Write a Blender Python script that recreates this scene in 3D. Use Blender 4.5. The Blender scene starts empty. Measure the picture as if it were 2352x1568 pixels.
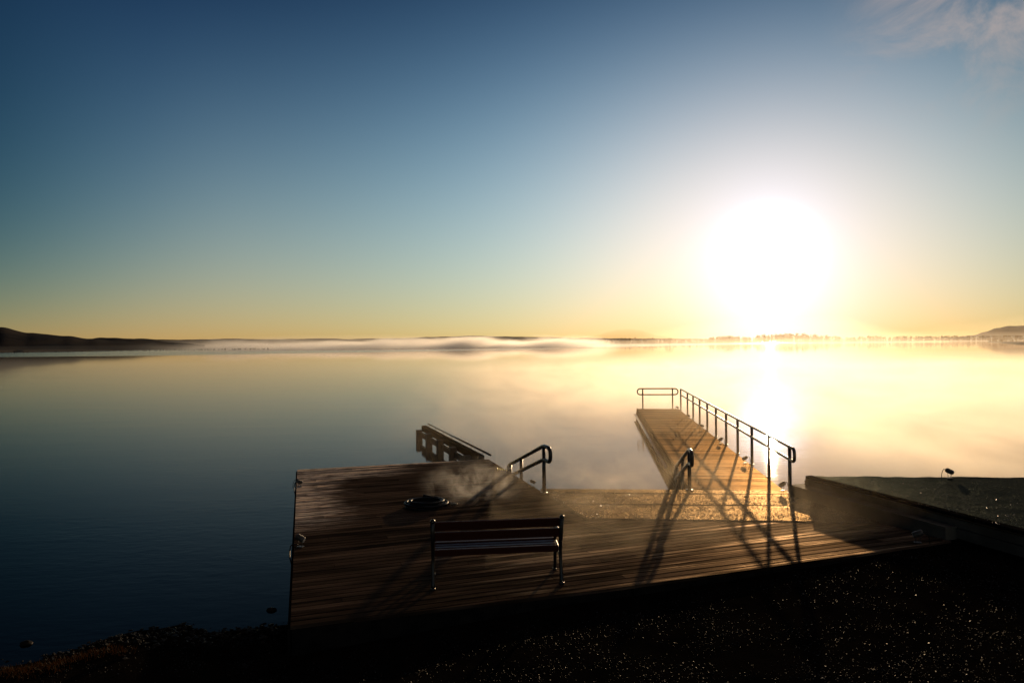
import bpy, bmesh, math, random
from mathutils import Vector, Matrix, noise
random.seed(7)
R = math.radians
sc = bpy.context.scene
C = sc.collection

# ------------------------------------------------------------------ camera
F = 1568.0            # focal length in units of a 2352 px wide frame (24 mm)
WZ, DZ = 0.0, 0.45    # water and deck level
HC = 3.55             # eye height above the water
ROLL, PITCH = R(-0.5), R(0.16)
SUN_AZ, SUN_EL = R(20.7), R(7.8)

cam_d = bpy.data.cameras.new("camera")
cam_d.sensor_width = 36.0
cam_d.lens = F / 2352 * 36
cam_d.clip_start = 0.1
cam_d.clip_end = 30000
cam = bpy.data.objects.new("camera", cam_d)
C.objects.link(cam)
sc.camera = cam
rot = Matrix.Rotation(PITCH, 3, 'X') @ Matrix.Rotation(R(90), 3, 'X') @ Matrix.Rotation(ROLL, 3, 'Z')
cam.matrix_world = Matrix.Translation((0, 0, HC)) @ rot.to_4x4()


def ray(px, py):
    return rot @ Vector(((px - 1176) / F, (784 - py) / F, -1.0))


def ground(px, py, z=DZ):
    d = ray(px, py)
    t = (z - HC) / d.z
    return Vector((d.x * t, d.y * t, z))


def pt(px, py, Y):
    d = ray(px, py)
    t = Y / d.y
    return Vector((d.x * t, Y, HC + d.z * t))


# ------------------------------------------------------------------ node helpers
def mat(name, base=(0.1, 0.1, 0.1), rough=0.5, metal=0.0, spec=0.5, ior=1.45):
    m = bpy.data.materials.new(name)
    m.use_nodes = True
    b = m.node_tree.nodes['Principled BSDF']
    b.inputs['Base Color'].default_value = (*base, 1)
    b.inputs['Roughness'].default_value = rough
    b.inputs['Metallic'].default_value = metal
    b.inputs['Specular IOR Level'].default_value = spec
    b.inputs['IOR'].default_value = ior
    return m


class N:
    """small node-tree writer"""
    def __init__(s, tree):
        s.t = tree

    def new(s, typ, **kw):
        n = s.t.nodes.new(typ)
        for k, v in kw.items():
            setattr(n, k, v)
        return n

    def link(s, a, b):
        s.t.links.new(a, b)

    def val(s, sock, v):
        if isinstance(v, (int, float)):
            sock.default_value = v
        elif isinstance(v, tuple):
            sock.default_value = v
        else:
            s.link(v, sock)

    def math(s, op, a, b=None, c=None, clamp=False):
        n = s.new('ShaderNodeMath', operation=op)
        n.use_clamp = clamp
        s.val(n.inputs[0], a)
        if b is not None:
            s.val(n.inputs[1], b)
        if c is not None:
            s.val(n.inputs[2], c)
        return n.outputs[0]

    def smooth(s, v, a, b, lo=0.0, hi=1.0):
        n = s.new('ShaderNodeMapRange', interpolation_type='SMOOTHSTEP')
        s.val(n.inputs['Value'], v)
        n.inputs['From Min'].default_value = a
        n.inputs['From Max'].default_value = b
        n.inputs['To Min'].default_value = lo
        n.inputs['To Max'].default_value = hi
        return n.outputs['Result']

    def lin(s, v, a, b, lo=0.0, hi=1.0):
        n = s.new('ShaderNodeMapRange')
        s.val(n.inputs['Value'], v)
        n.inputs['From Min'].default_value = a
        n.inputs['From Max'].default_value = b
        n.inputs['To Min'].default_value = lo
        n.inputs['To Max'].default_value = hi
        return n.outputs['Result']

    def coords(s, scale=(1, 1, 1), rotz=0.0, out='Object', loc=(0, 0, 0)):
        tc = s.new('ShaderNodeTexCoord')
        mp = s.new('ShaderNodeMapping')
        mp.inputs['Scale'].default_value = scale
        mp.inputs['Rotation'].default_value = (0, 0, rotz)
        mp.inputs['Location'].default_value = loc
        s.link(tc.outputs[out], mp.inputs[0])
        return mp.outputs[0]

    def noise(s, vec, scale=1.0, detail=3.0, rough=0.5, dist=0.0):
        n = s.new('ShaderNodeTexNoise')
        s.link(vec, n.inputs['Vector'])
        n.inputs['Scale'].default_value = scale
        n.inputs['Detail'].default_value = detail
        n.inputs['Roughness'].default_value = rough
        n.inputs['Distortion'].default_value = dist
        return n.outputs['Fac']

    def mixc(s, f, a, b):
        n = s.new('ShaderNodeMix', data_type='RGBA')
        s.val(n.inputs[0], f)
        for sock, v in ((n.inputs[6], a), (n.inputs[7], b)):
            if isinstance(v, tuple):
                sock.default_value = (*v[:3], 1)
            else:
                s.link(v, sock)
        return n.outputs[2]

    def bump(s, h, strength=0.3, dist=0.01, normal=None):
        n = s.new('ShaderNodeBump')
        s.link(h, n.inputs['Height'])
        s.val(n.inputs['Strength'], strength)
        n.inputs['Distance'].default_value = dist
        if normal is not None:
            s.link(normal, n.inputs['Normal'])
        return n.outputs[0]

    def sep(s, v):
        n = s.new('ShaderNodeSeparateXYZ')
        s.link(v, n.inputs[0])
        return n.outputs


# ------------------------------------------------------------------ sky and sun
world = bpy.data.worlds.new("World")
sc.world = world
world.use_nodes = True
w = N(world.node_tree)
sky = w.new('ShaderNodeTexSky', sky_type='NISHITA')
sky.sun_disc = False
sky.sun_elevation = SUN_EL
sky.sun_rotation = SUN_AZ
sky.air_density = 1.0
sky.dust_density = 1.5
sky.ozone_density = 1.5
tc = w.new('ShaderNodeTexCoord')
dirv = tc.outputs['Generated']
dx, dy, dz = w.sep(dirv)
dzc = w.math('MAXIMUM', dz, 0.004)
el = w.math('DIVIDE', w.math('ARCSINE', dzc), R(30))
sd = Vector((math.sin(SUN_AZ) * math.cos(SUN_EL), math.cos(SUN_AZ) * math.cos(SUN_EL), math.sin(SUN_EL)))
dot = w.new('ShaderNodeVectorMath', operation='DOT_PRODUCT')
w.link(dirv, dot.inputs[0])
dot.inputs[1].default_value = sd
th = w.math('ARCCOSINE', w.math('MINIMUM', dot.outputs['Value'], 0.999999))
th = w.math('MINIMUM', th, 0.85)
gel = R(6.6)
gd = Vector((math.sin(SUN_AZ) * math.cos(gel), math.cos(SUN_AZ) * math.cos(gel), math.sin(gel)))
dot2 = w.new('ShaderNodeVectorMath', operation='DOT_PRODUCT')
w.link(dirv, dot2.inputs[0])
dot2.inputs[1].default_value = gd
thg = w.math('ARCCOSINE', w.math('MINIMUM', dot2.outputs['Value'], 0.999999))
th2 = w.math('MULTIPLY', th, th)
ax4 = w.math('MULTIPLY', w.math('POWER', w.math('ABSOLUTE', dx), 4.0), 1 / .17)
sepc = w.new('ShaderNodeSeparateColor')
w.link(sky.outputs[0], sepc.inputs[0])
COEF = [(-0.484, 0.704, -2.019, -0.524, 0.658, -3.397, 0.201, -0.299, -0.12, 0.396, -4.065),
        (0.452, 0.604, -1.814, -2.445, 1.619, -2.029, -0.199, -0.307, -0.163, -0.443, -2.394),
        (1.146, 0.488, -1.477, -4.382, 2.783, -0.985, -0.916, -0.38, -0.297, -0.863, -1.675)]
el2 = w.math('MULTIPLY', el, el)
the = w.math('MULTIPLY', th, el)
hz = w.math('EXPONENT', w.math('MULTIPLY', el, -8.0))
core = w.math('EXPONENT', w.math('DIVIDE', thg, -R(0.8)))
# wider veil around and below the sun
daz = w.math('SUBTRACT', w.math('ARCTAN2', dx, dy), SUN_AZ)
ga = w.math('EXPONENT', w.math('MULTIPLY', w.math('MULTIPLY', daz, daz), -1 / R(5.5) ** 2))
gb = w.math('EXPONENT', w.math('MULTIPLY', w.math('MULTIPLY', el, el), -1 / 0.27 ** 2))
veil = w.math('MULTIPLY', ga, gb)
soft = w.math('EXPONENT', w.math('MULTIPLY', w.math('POWER', thg, 3.0), -1 / R(2.5) ** 3))
wide = w.math('EXPONENT', w.math('MULTIPLY', w.math('MULTIPLY', thg, thg), -1 / R(5.2) ** 2))
chans = []
halo = w.math('EXPONENT', w.math('MULTIPLY', th2, -1 / R(8) ** 2))
halo2 = w.math('EXPONENT', w.math('MULTIPLY', th2, -1 / R(18) ** 2))
lft = w.math('MAXIMUM', w.math('SUBTRACT', w.math('MULTIPLY', dx, -1.0), 0.35), 0.0)
lft = w.math('MULTIPLY', w.math('MULTIPLY', w.math('MULTIPLY', lft, lft), 20.0), w.math('MULTIPLY', el, w.math('SUBTRACT', 1.0, el)))
for i, (c0, c1, c2, c3, c4, c5, c6, c7, c8, c9, c10) in enumerate(COEF):
    e = w.math('MULTIPLY_ADD', el, c1, c0)
    for v, k in ((el2, c2), (th, c3), (th2, c4), (the, c5), (hz, c6), (ax4, c7), (halo, c8), (halo2, c9), (lft, c10)):
        e = w.math('MULTIPLY_ADD', v, k, e)
    n = w.math('POWER', w.math('MULTIPLY', sepc.outputs[i], 0.1), 0.25)
    col = w.math('MULTIPLY', w.math('EXPONENT', w.math('MINIMUM', e, 3.0)), n)
    col = w.math('MULTIPLY_ADD', core, (4.0, 3.8, 3.5)[i], col)
    col = w.math('MULTIPLY_ADD', soft, (6.0, 5.6, 5.1)[i], col)
    col = w.math('MULTIPLY_ADD', veil, (0.10, 0.22, 0.50)[i], col)
    col = w.math('MULTIPLY_ADD', wide, (0.02, 0.04, 0.17)[i], col)
    chans.append(col)
comb = w.new('ShaderNodeCombineColor')
for i in range(3):
    w.link(chans[i], comb.inputs[i])
# thin high cloud, high to the right
cm = w.new('ShaderNodeMapping')
cm.inputs['Scale'].default_value = (1.0, 1.0, 1.5)
w.link(dirv, cm.inputs[0])
cn = w.noise(cm.outputs[0], 9.0, 7.0, 0.62, 0.6)
azn = w.math('ARCTAN2', dx, dy)
cmask = w.math('MULTIPLY', w.smooth(azn, R(24), R(34)), w.smooth(dz, 0.20, 0.42))
cf = w.math('MULTIPLY', w.smooth(cn, 0.36, 0.66), cmask)
cf = w.math('MULTIPLY', cf, 0.85)
skycol = w.mixc(cf, comb.outputs[0], (0.52, 0.42, 0.38))
bg = world.node_tree.nodes['Background']
w.link(skycol, bg.inputs['Color'])
bg.inputs['Strength'].default_value = 1.0

sun_d = bpy.data.lights.new("sun", 'SUN')
sun_d.energy = 3.2
sun_d.angle = R(0.6)
sun_d.color = (1.0, 0.67, 0.36)
sun = bpy.data.objects.new("sun", sun_d)
C.objects.link(sun)
sun.rotation_euler = (-sd).to_track_quat('-Z', 'Y').to_euler()
sun.location = (20, 50, 20)

# ------------------------------------------------------------------ object helpers
def obj(name, verts, faces, m=None, parent=None, smooth=False, loc=None, rotz=0.0):
    me = bpy.data.meshes.new(name)
    me.from_pydata([tuple(v) for v in verts], [], faces)
    me.update()
    o = bpy.data.objects.new(name, me)
    C.objects.link(o)
    if m:
        me.materials.append(m)
    if smooth:
        me.polygons.foreach_set('use_smooth', [True] * len(me.polygons))
    if loc is not None:
        o.location = loc
    o.rotation_euler.z = rotz
    if parent:
        o.parent = parent
    return o


def tag(o, label=None, cat=None, group=None, kind=None):
    if label: o['label'] = label
    if cat: o['category'] = cat
    if group: o['group'] = group
    if kind: o['kind'] = kind
    return o


def empty(name, loc=(0, 0, 0), rotz=0.0):
    o = bpy.data.objects.new(name, None)
    C.objects.link(o)
    o.location = loc
    o.rotation_euler.z = rotz
    o.empty_display_size = 0.2
    return o


class MB:
    """collects shapes, then links them as one mesh object"""
    def __init__(s):
        s.v, s.f = [], []

    def add(s, vs, fs):
        b = len(s.v)
        s.v += [Vector(v) for v in vs]
        s.f += [tuple(i + b for i in f) for f in fs]

    def box(s, cx, cy, cz, sx, sy, sz, mtx=None, bev=0.0):
        bm = bmesh.new()
        bmesh.ops.create_cube(bm, size=1.0)
        for v in bm.verts:
            v.co = Vector((v.co.x * sx, v.co.y * sy, v.co.z * sz))
        if bev:
            bmesh.ops.bevel(bm, geom=bm.edges[:], offset=bev, segments=2, affect='EDGES', profile=0.6)
        for v in bm.verts:
            v.co += Vector((cx, cy, cz))
            if mtx:
                v.co = mtx @ v.co
        bm.verts.index_update()
        s.add([v.co.copy() for v in bm.verts], [[v.index for v in f.verts] for f in bm.faces])
        bm.free()

    def tube(s, pts, r, seg=10, cap=True):
        pts = [Vector(p) for p in pts]
        rings = []
        t0 = (pts[1] - pts[0]).normalized()
        up = Vector((0, 0, 1)) if abs(t0.z) < 0.9 else Vector((1, 0, 0))
        nrm = t0.cross(up).normalized()
        n = len(pts)
        for i, p in enumerate(pts):
            if i == 0: t = t0
            elif i == n - 1: t = (pts[-1] - pts[-2]).normalized()
            else: t = ((pts[i + 1] - p).normalized() + (p - pts[i - 1]).normalized()).normalized()
            nrm = (nrm - t * nrm.dot(t)).normalized()
            bn = t.cross(nrm)
            rr = r[i] if isinstance(r, (list, tuple)) else r
            rings.append([p + (nrm * math.cos(2 * math.pi * k / seg) + bn * math.sin(2 * math.pi * k / seg)) * rr for k in range(seg)])
        vs = [v for ring in rings for v in ring]
        fs = []
        for i in range(n - 1):
            for k in range(seg):
                a, b2 = i * seg + k, i * seg + (k + 1) % seg
                fs.append((a, b2, b2 + seg, a + seg))
        if cap:
            fs.append(tuple(reversed(range(seg))))
            fs.append(tuple(range((n - 1) * seg, n * seg)))
        s.add(vs, fs)

    def prism(s, poly, z0, z1):
        n = len(poly)
        vs = [(p[0], p[1], z1) for p in poly] + [(p[0], p[1], z0) for p in poly]
        fs = [tuple(range(n)), tuple(reversed(range(n, 2 * n)))]
        for i in range(n):
            j = (i + 1) % n
            fs.append((i, n + i, n + j, j))
        s.add(vs, fs)

    def build(s, name, m=None, parent=None, smooth=False, loc=None, rotz=0.0):
        o = obj(name, s.v, s.f, m, parent, smooth, loc, rotz)
        bm = bmesh.new()
        bm.from_mesh(o.data)
        bmesh.ops.recalc_face_normals(bm, faces=bm.faces[:])
        bm.to_mesh(o.data)
        bm.free()
        return o


def fillet(pts, r, seg=6, closed=False):
    """rounds the corners of a polyline"""
    pts = [Vector(p) for p in pts]
    out = []
    n = len(pts)
    for i, p in enumerate(pts):
        if i in (0, n - 1):
            out.append(p)
            continue
        a, b = pts[i - 1], pts[i + 1]
        da, db = (a - p), (b - p)
        rr = min(r, da.length * 0.49, db.length * 0.49)
        p0, p1 = p + da.normalized() * rr, p + db.normalized() * rr
        for k in range(seg + 1):
            t = k / seg
            out.append((1 - t) ** 2 * p0 + 2 * t * (1 - t) * p + t * t * p1)
    return out


def clip(poly, nx, ny, d):
    """keep nx*x+ny*y <= d"""
    out = []
    n = len(poly)
    for i in range(n):
        a, b = poly[i], poly[(i + 1) % n]
        fa, fb = nx * a[0] + ny * a[1] - d, nx * b[0] + ny * b[1] - d
        if fa <= 0: out.append(a)
        if (fa < 0 < fb) or (fb < 0 < fa):
            t = fa / (fa - fb)
            out.append((a[0] + (b[0] - a[0]) * t, a[1] + (b[1] - a[1]) * t))
    return out


def planks(name, poly, z_top, thick, pitch, gap, m, parent=None, loc=(0, 0, 0), rotz=0.0, jig=0.0015, joints=None):
    """boards running along local x, clipped to a polygon; one mesh with a tint per board"""
    ys = [p[1] for p in poly]
    y = min(ys)
    mb = MB()
    tints = []
    k = 0
    while y < max(ys):
        strip = clip(clip(poly, 0, -1, -(y + gap / 2)), 0, 1, y + pitch - gap / 2)
        parts = [strip]
        if joints and strip:
            xs = [p[0] for p in strip]
            cuts = [x for x in joints(k) if min(xs) < x < max(xs)]
            for x in cuts:
                last = parts.pop()
                parts.append(clip(last, 1, 0, x - 0.002))
                parts.append(clip(last, -1, 0, -(x + 0.002)))
        for st in parts:
            q = []
            for p in st:
                if not q or (abs(p[0] - q[-1][0]) + abs(p[1] - q[-1][1])) > 1e-4:
                    q.append(p)
            if len(q) >= 3:
                n0 = len(mb.f)
                dzv = random.uniform(-jig, jig)
                mb.prism(q, z_top - thick + dzv, z_top + dzv)
                tints += [random.random()] * (len(mb.f) - n0)
        y += pitch
        k += 1
    o = obj(name, mb.v, mb.f, m, parent, False, loc, rotz)
    at = o.data.attributes.new('tint', 'FLOAT', 'FACE')
    at.data.foreach_set('value', tints)
    bm = bmesh.new()
    bm.from_mesh(o.data)
    bmesh.ops.recalc_face_normals(bm, faces=bm.faces[:])
    bm.to_mesh(o.data)
    bm.free()
    return o


# ------------------------------------------------------------------ materials
def wood_mat(name, dark=(0.018, 0.012, 0.008), light=(0.11, 0.075, 0.05), frost=None, r0=0.28, r1=0.55, sheen=0.06, tintc=(1.0, 0.74, 0.50)):
    """wet boards, grain along local x; frost(n, x, y) returns a mask of dry pale wood"""
    m = mat(name)
    n = N(m.node_tree)
    b = m.node_tree.nodes['Principled BSDF']
    tcn = n.new('ShaderNodeTexCoord')
    X, Y, _ = n.sep(tcn.outputs['Object'])
    att = n.new('ShaderNodeAttribute', attribute_name='tint')
    tint = att.outputs['Fac']
    g = n.noise(n.coords((1.2, 40, 20)), 1.0, 4, 0.6)
    st = n.noise(n.coords((0.35, 3.2, 1)), 1.0, 4, 0.6)
    fine = n.noise(n.coords((8, 90, 40)), 1.0, 3, 0.6)
    wet = n.smooth(st, 0.42, 0.62)
    f = n.math('MULTIPLY', wet, 0.35)
    f = n.math('MULTIPLY_ADD', tint, 0.25, f)
    f = n.math('MULTIPLY', f, n.lin(g, 0.3, 0.7, 0.4, 1.2))
    if frost:
        fr, near = frost(n, X, Y, tint)
        n.link(n.mixc(fr, n.mixc(f, dark, light), (0.85, 0.72, 0.66)), b.inputs['Base Color'])
    else:
        n.link(n.mixc(f, dark, light), b.inputs['Base Color'])
    rg = n.math('MULTIPLY_ADD', tint, 0.12, n.lin(st, 0.35, 0.65, r0, r1))
    n.link(rg, b.inputs['Roughness'])
    h = n.math('MULTIPLY_ADD', g, 0.6, n.math('MULTIPLY', fine, 0.5))
    # rounded ribs along each board
    rib = n.math('SINE', n.math('MULTIPLY', Y, 2 * math.pi / 0.029))
    h = n.math('MULTIPLY_ADD', rib, 0.18, h)
    n.link(n.bump(h, 0.55, 0.006), b.inputs['Normal'])
    b.inputs['Specular IOR Level'].default_value = 0.0
    gl = n.new('ShaderNodeBsdfGlossy')
    nrm = b.inputs['Normal'].links[0].from_socket
    n.link(nrm, gl.inputs['Normal'])
    n.link(rg, gl.inputs['Roughness'])
    gl.inputs['Color'].default_value = (*tintc, 1)
    mx = n.new('ShaderNodeMixShader')
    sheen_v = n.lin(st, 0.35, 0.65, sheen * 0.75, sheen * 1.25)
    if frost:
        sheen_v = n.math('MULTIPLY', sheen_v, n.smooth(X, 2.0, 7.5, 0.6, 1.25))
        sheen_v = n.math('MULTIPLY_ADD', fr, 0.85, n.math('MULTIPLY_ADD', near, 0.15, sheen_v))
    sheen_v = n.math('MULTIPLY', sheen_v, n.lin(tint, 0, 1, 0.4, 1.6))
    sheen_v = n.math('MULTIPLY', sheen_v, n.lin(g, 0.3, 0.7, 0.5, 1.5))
    n.link(sheen_v, mx.inputs[0])
    n.link(b.outputs[0], mx.inputs[1])
    n.link(gl.outputs[0], mx.inputs[2])
    n.link(mx.outputs[0], m.node_tree.nodes['Material Output'].inputs[0])
    return m


def rough_mat(name, base, base2, rough, scale, bump_s, bump_d, spec=0.5, scale2=None, sheen=None, tintc=(1, .70, .38)):
    m = mat(name, base, rough, 0, spec)
    n = N(m.node_tree)
    b = m.node_tree.nodes['Principled BSDF']
    co = n.coords()
    a = n.noise(co, scale, 5, 0.65)
    c2 = n.noise(co, scale2 or scale * 0.1, 4, 0.6)
    n.link(n.mixc(n.smooth(c2, 0.35, 0.65), base, base2), b.inputs['Base Color'])
    n.link(n.lin(c2, 0.3, 0.7, rough * 0.75, rough * 1.25), b.inputs['Roughness'])
    bp = n.bump(a, bump_s, bump_d)
    n.link(bp, b.inputs['Normal'])
    if sheen:
        b.inputs['Specular IOR Level'].default_value = 0.0
        gl = n.new('ShaderNodeBsdfGlossy')
        n.link(bp, gl.inputs['Normal'])
        gl.inputs['Roughness'].default_value = rough
        gl.inputs['Color'].default_value = (*tintc, 1)
        mx = n.new('ShaderNodeMixShader')
        n.link(n.lin(a, 0.35, 0.65, sheen * 0.4, sheen * 1.6), mx.inputs[0])
        n.link(b.outputs[0], mx.inputs[1]); n.link(gl.outputs[0], mx.inputs[2])
        n.link(mx.outputs[0], m.node_tree.nodes['Material Output'].inputs[0])
    return m


M_steel = rough_mat('weathered_steel', (0.16, 0.14, 0.12), (0.10, 0.085, 0.07), 0.34, 60, 0.15, 0.002)
M_steel.node_tree.nodes['Principled BSDF'].inputs['Metallic'].default_value = 0.75
M_galv = rough_mat('galvanised_pipe', (0.75, 0.68, 0.6), (0.6, 0.54, 0.48), 0.42, 60, 0.1, 0.002)
M_galv.node_tree.nodes['Principled BSDF'].inputs['Metallic'].default_value = 0.5
M_darksteel = rough_mat('dark_painted_steel', (0.02, 0.018, 0.018), (0.035, 0.028, 0.025), 0.3, 80, 0.15, 0.002)
M_iron = rough_mat('black_cast_iron', (0.008, 0.008, 0.009), (0.015, 0.012, 0.011), 0.33, 90, 0.25, 0.002)
M_rubber = rough_mat('black_rubber', (0.006, 0.006, 0.006), (0.010, 0.009, 0.009), 0.45, 60, 0.1, 0.002, 0.2)
M_lamp = rough_mat('grey_lamp_housing', (0.035, 0.033, 0.03), (0.05, 0.045, 0.04), 0.45, 70, 0.1, 0.002)
M_lens = mat('lamp_glass', (0.35, 0.36, 0.36), 0.12)
M_mat = rough_mat('icy_rubber_mat', (0.016, 0.012, 0.009), (0.03, 0.022, 0.015), 0.27, 30, 1.0, 0.02, 0.3, 1.2, 0.062)
M_plat = rough_mat('frosted_platform_top', (0.012, 0.015, 0.013), (0.024, 0.026, 0.022), 0.36, 26, 1.0, 0.02, 0.16, 0.8, 0.014, (.82, .96, .88))
M_conc = rough_mat('damp_concrete', (0.12, 0.11, 0.085), (0.07, 0.064, 0.05), 0.8, 14, 0.4, 0.01, 0.2, 1.5)
M_beam = rough_mat('tarred_timber', (0.010, 0.007, 0.005), (0.024, 0.015, 0.010), 0.7, 30, 0.4, 0.006, 0.4, 3)
M_lip = rough_mat('worn_black_edging', (0.006, 0.006, 0.006), (0.012, 0.011, 0.010), 0.8, 50, 0.4, 0.004, 0.0)
M_yellow = rough_mat('yellow_tape', (0.9, 0.75, 0.04), (0.8, 0.7, 0.04), 0.45, 30, 0.2, 0.003)

# ------------------------------------------------------------------ key footprints on the deck plane
TH = math.atan(0.33)                         # direction of the boards of the shore deck
cT, sT = math.cos(TH), math.sin(TH)


def to_local(p, o, a):
    d = Vector((p.x - o.x, p.y - o.y))
    return (d.x * math.cos(a) + d.y * math.sin(a), -d.x * math.sin(a) + d.y * math.cos(a))


A1 = ground(683, 1078); A2 = ground(1122, 1054); A3 = ground(1240, 1126); A4 = ground(1340, 1192)
A5 = ground(2035, 1203); A6 = ground(2185, 1242); A7 = ground(1770, 1301); A8 = ground(1450, 1345); A9 = ground(667, 1437)
deck_poly = [to_local(p, A9, TH) for p in (A1, A2, A3, A4, A5, A6, A7, A8, A9)]
u_left = deck_poly[0][0]
v_back = deck_poly[0][1]


def deck_frost(n, X, Y, tint):
    nz = n.noise(n.coords((1.1, 2.2, 1), loc=(3.3, 1.7, 0)), 1.0, 3, 0.55)
    fine = n.noise(n.coords((2.5, 24, 1)), 1.0, 3, 0.6)
    # dry band along the lake edge and a strip down the left side
    jx = n.math('MULTIPLY_ADD', nz, 1.6, X)
    jy = n.math('MULTIPLY_ADD', nz, 1.2, Y)
    strip = n.math('MULTIPLY', n.smooth(jx, 0.9, 2.1, 1, 0), n.smooth(Y, 3.6, 5.6))
    band = n.math('MULTIPLY', n.smooth(jx, 1.8, 4.2, 1, 0), n.smooth(jy, v_back - 1.2, v_back - 0.5))
    edge = n.math('MULTIPLY', n.smooth(Y, v_back - 0.45, v_back - 0.2), n.smooth(X, 5.2, 3.0))
    k = n.math('MAXIMUM', n.math('MAXIMUM', strip, band), edge)
    k = n.math('MULTIPLY', k, n.smooth(fine, 0.40, 0.56, 0.08, 1.0))
    k = n.math('MULTIPLY', k, n.lin(tint, 0.0, 1.0, 0.35, 1.15))
    gap = n.math('FRACT', n.math('DIVIDE', Y, 0.28))
    k = n.math('MULTIPLY', k, n.math('MULTIPLY', n.smooth(gap, 0.0, 0.3, 0.35, 1.0), n.smooth(gap, 1.0, 0.7, 0.35, 1.0)))
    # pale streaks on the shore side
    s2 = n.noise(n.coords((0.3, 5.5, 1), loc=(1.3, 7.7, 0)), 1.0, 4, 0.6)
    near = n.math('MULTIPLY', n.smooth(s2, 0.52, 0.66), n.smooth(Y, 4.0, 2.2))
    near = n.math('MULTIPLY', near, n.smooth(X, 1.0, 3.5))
    return n.math('MULTIPLY', k, 1.0, clamp=True), near


M_deck = wood_mat('wet_deck_boards', (0.006, 0.004, 0.003), (0.12, 0.08, 0.06), deck_frost, 0.40, 0.55, 0.028)
M_pierwood = wood_mat('wet_pier_boards', (0.03, 0.019, 0.01), (0.14, 0.09, 0.05), None, 0.32, 0.55, 0.13, (1.0, 0.62, 0.28))

# ------------------------------------------------------------------ shore deck
deck = empty('deck', A9)
tag(deck, 'wide dark wooden shore deck beside the lake, carrying the bench', 'deck')
pl = planks('decking', [(p[0] , p[1]) for p in deck_poly], 0, 0.04, 0.140, 0.026, M_deck, deck, (0, 0, 0), TH,
            joints=lambda k: [((k * 37) % 5) * 0.9 + 0.6 + j * 3.6 for j in range(6)])
mb = MB()
outline = [A1, A2, A3, A4, A5, A6, A7, A8, A9]
for i in (0, 1, 2, 5, 6, 7, 8):
    a, b = outline[i], outline[(i + 1) % len(outline)]
    d = (b - a); L = d.length; ang = math.atan2(d.y, d.x)
    M4 = Matrix.Translation(a - A9) @ Matrix.Rotation(ang, 4, 'Z')
    mb.box(L / 2, 0.016, -0.19, L - 0.03, 0.03, 0.30, M4)
fas = mb.build('fascia_board', M_lip, deck)
mb = MB()
for i, (fx, fy) in enumerate([(0.3, 1.5), (0.3, 4.5), (0.3, 7.5), (3.0, 8.3), (3.2, 5.5), (4.5, 4.4)]):
    p = Matrix.Rotation(TH, 3, 'Z') @ Vector((u_left * fy / v_back + fx, fy, 0))
    mb = MB()
    mb.tube([(p.x, p.y, -1.4), (p.x, p.y, -0.06)], 0.10, 12)
    mb.build('pile', M_beam, deck)

# sparkling covered ramp between shore deck, pier and platform
G0 = ground(1240, 1126); G1 = ground(1812, 1133)
G1b = ground(1800, 1131)
mat_poly = [ground(1249, 1132), A4, A5, ground(1812, 1136)]
mo = empty('ramp_panel', A4)
tag(mo, 'icy gold-glinting flat ramp panel between the deck and the long pier', 'ramp')
# three panels divided by thin seams
def lerp(a, b, t): return a + (b - a) * t
L0, L1, R1_, R0 = mat_poly[0], mat_poly[1], mat_poly[2], mat_poly[3]
cuts = [0.0, 0.46, 1.0]
for i in range(len(cuts) - 1):
    t0, t1 = cuts[i] + (0.004 if i else 0.0), cuts[i + 1] - 0.004
    q = [lerp(L0, L1, t0), lerp(L0, L1, t1), lerp(R0, R1_, t1), lerp(R0, R1_, t0)]
    # dense top sheet with gentle unevenness
    nx, ny = 60, 10
    vs, fs = [], []
    for j in range(ny + 1):
        for k in range(nx + 1):
            p = lerp(lerp(q[0], q[3], k / nx), lerp(q[1], q[2], k / nx), j / ny) - A4
            e = 1 if (0 < j < ny and 0 < k < nx) else 0
            vs.append((p.x, p.y, 0.006 + e * 0.004 * noise.noise(Vector((p.x * 2, p.y * 5, i)))))
    for j in range(ny):
        for k in range(nx):
            a = j * (nx + 1) + k
            fs.append((a, a + 1, a + nx + 2, a + nx + 1))
    # skirt
    b0 = len(vs)
    rim = [k for k in range(nx + 1)] + [(j * (nx + 1) + nx) for j in range(1, ny + 1)] + [ny * (nx + 1) + k for k in range(nx - 1, -1, -1)] + [j * (nx + 1) for j in range(ny - 1, 0, -1)]
    for r_ in rim:
        vs.append((vs[r_][0], vs[r_][1], -0.05))
    for k in range(len(rim)):
        a, b = rim[k], rim[(k + 1) % len(rim)]
        fs.append((a, b0 + k, b0 + (k + 1) % len(rim), b))
    p_ = obj('panel', vs, fs, M_mat, mo, True)
# threshold board along the water
t = MB()
T0, T1 = ground(1242, 1123), ground(1808, 1127)
T2, T3 = ground(1812, 1135.5), ground(1249, 1130.5)
t.prism([(p.x - A4.x, p.y - A4.y) for p in (T0, T3, T2, T1)], -0.34, 0.012)
t.build('threshold_board', M_mat, mo)

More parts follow.
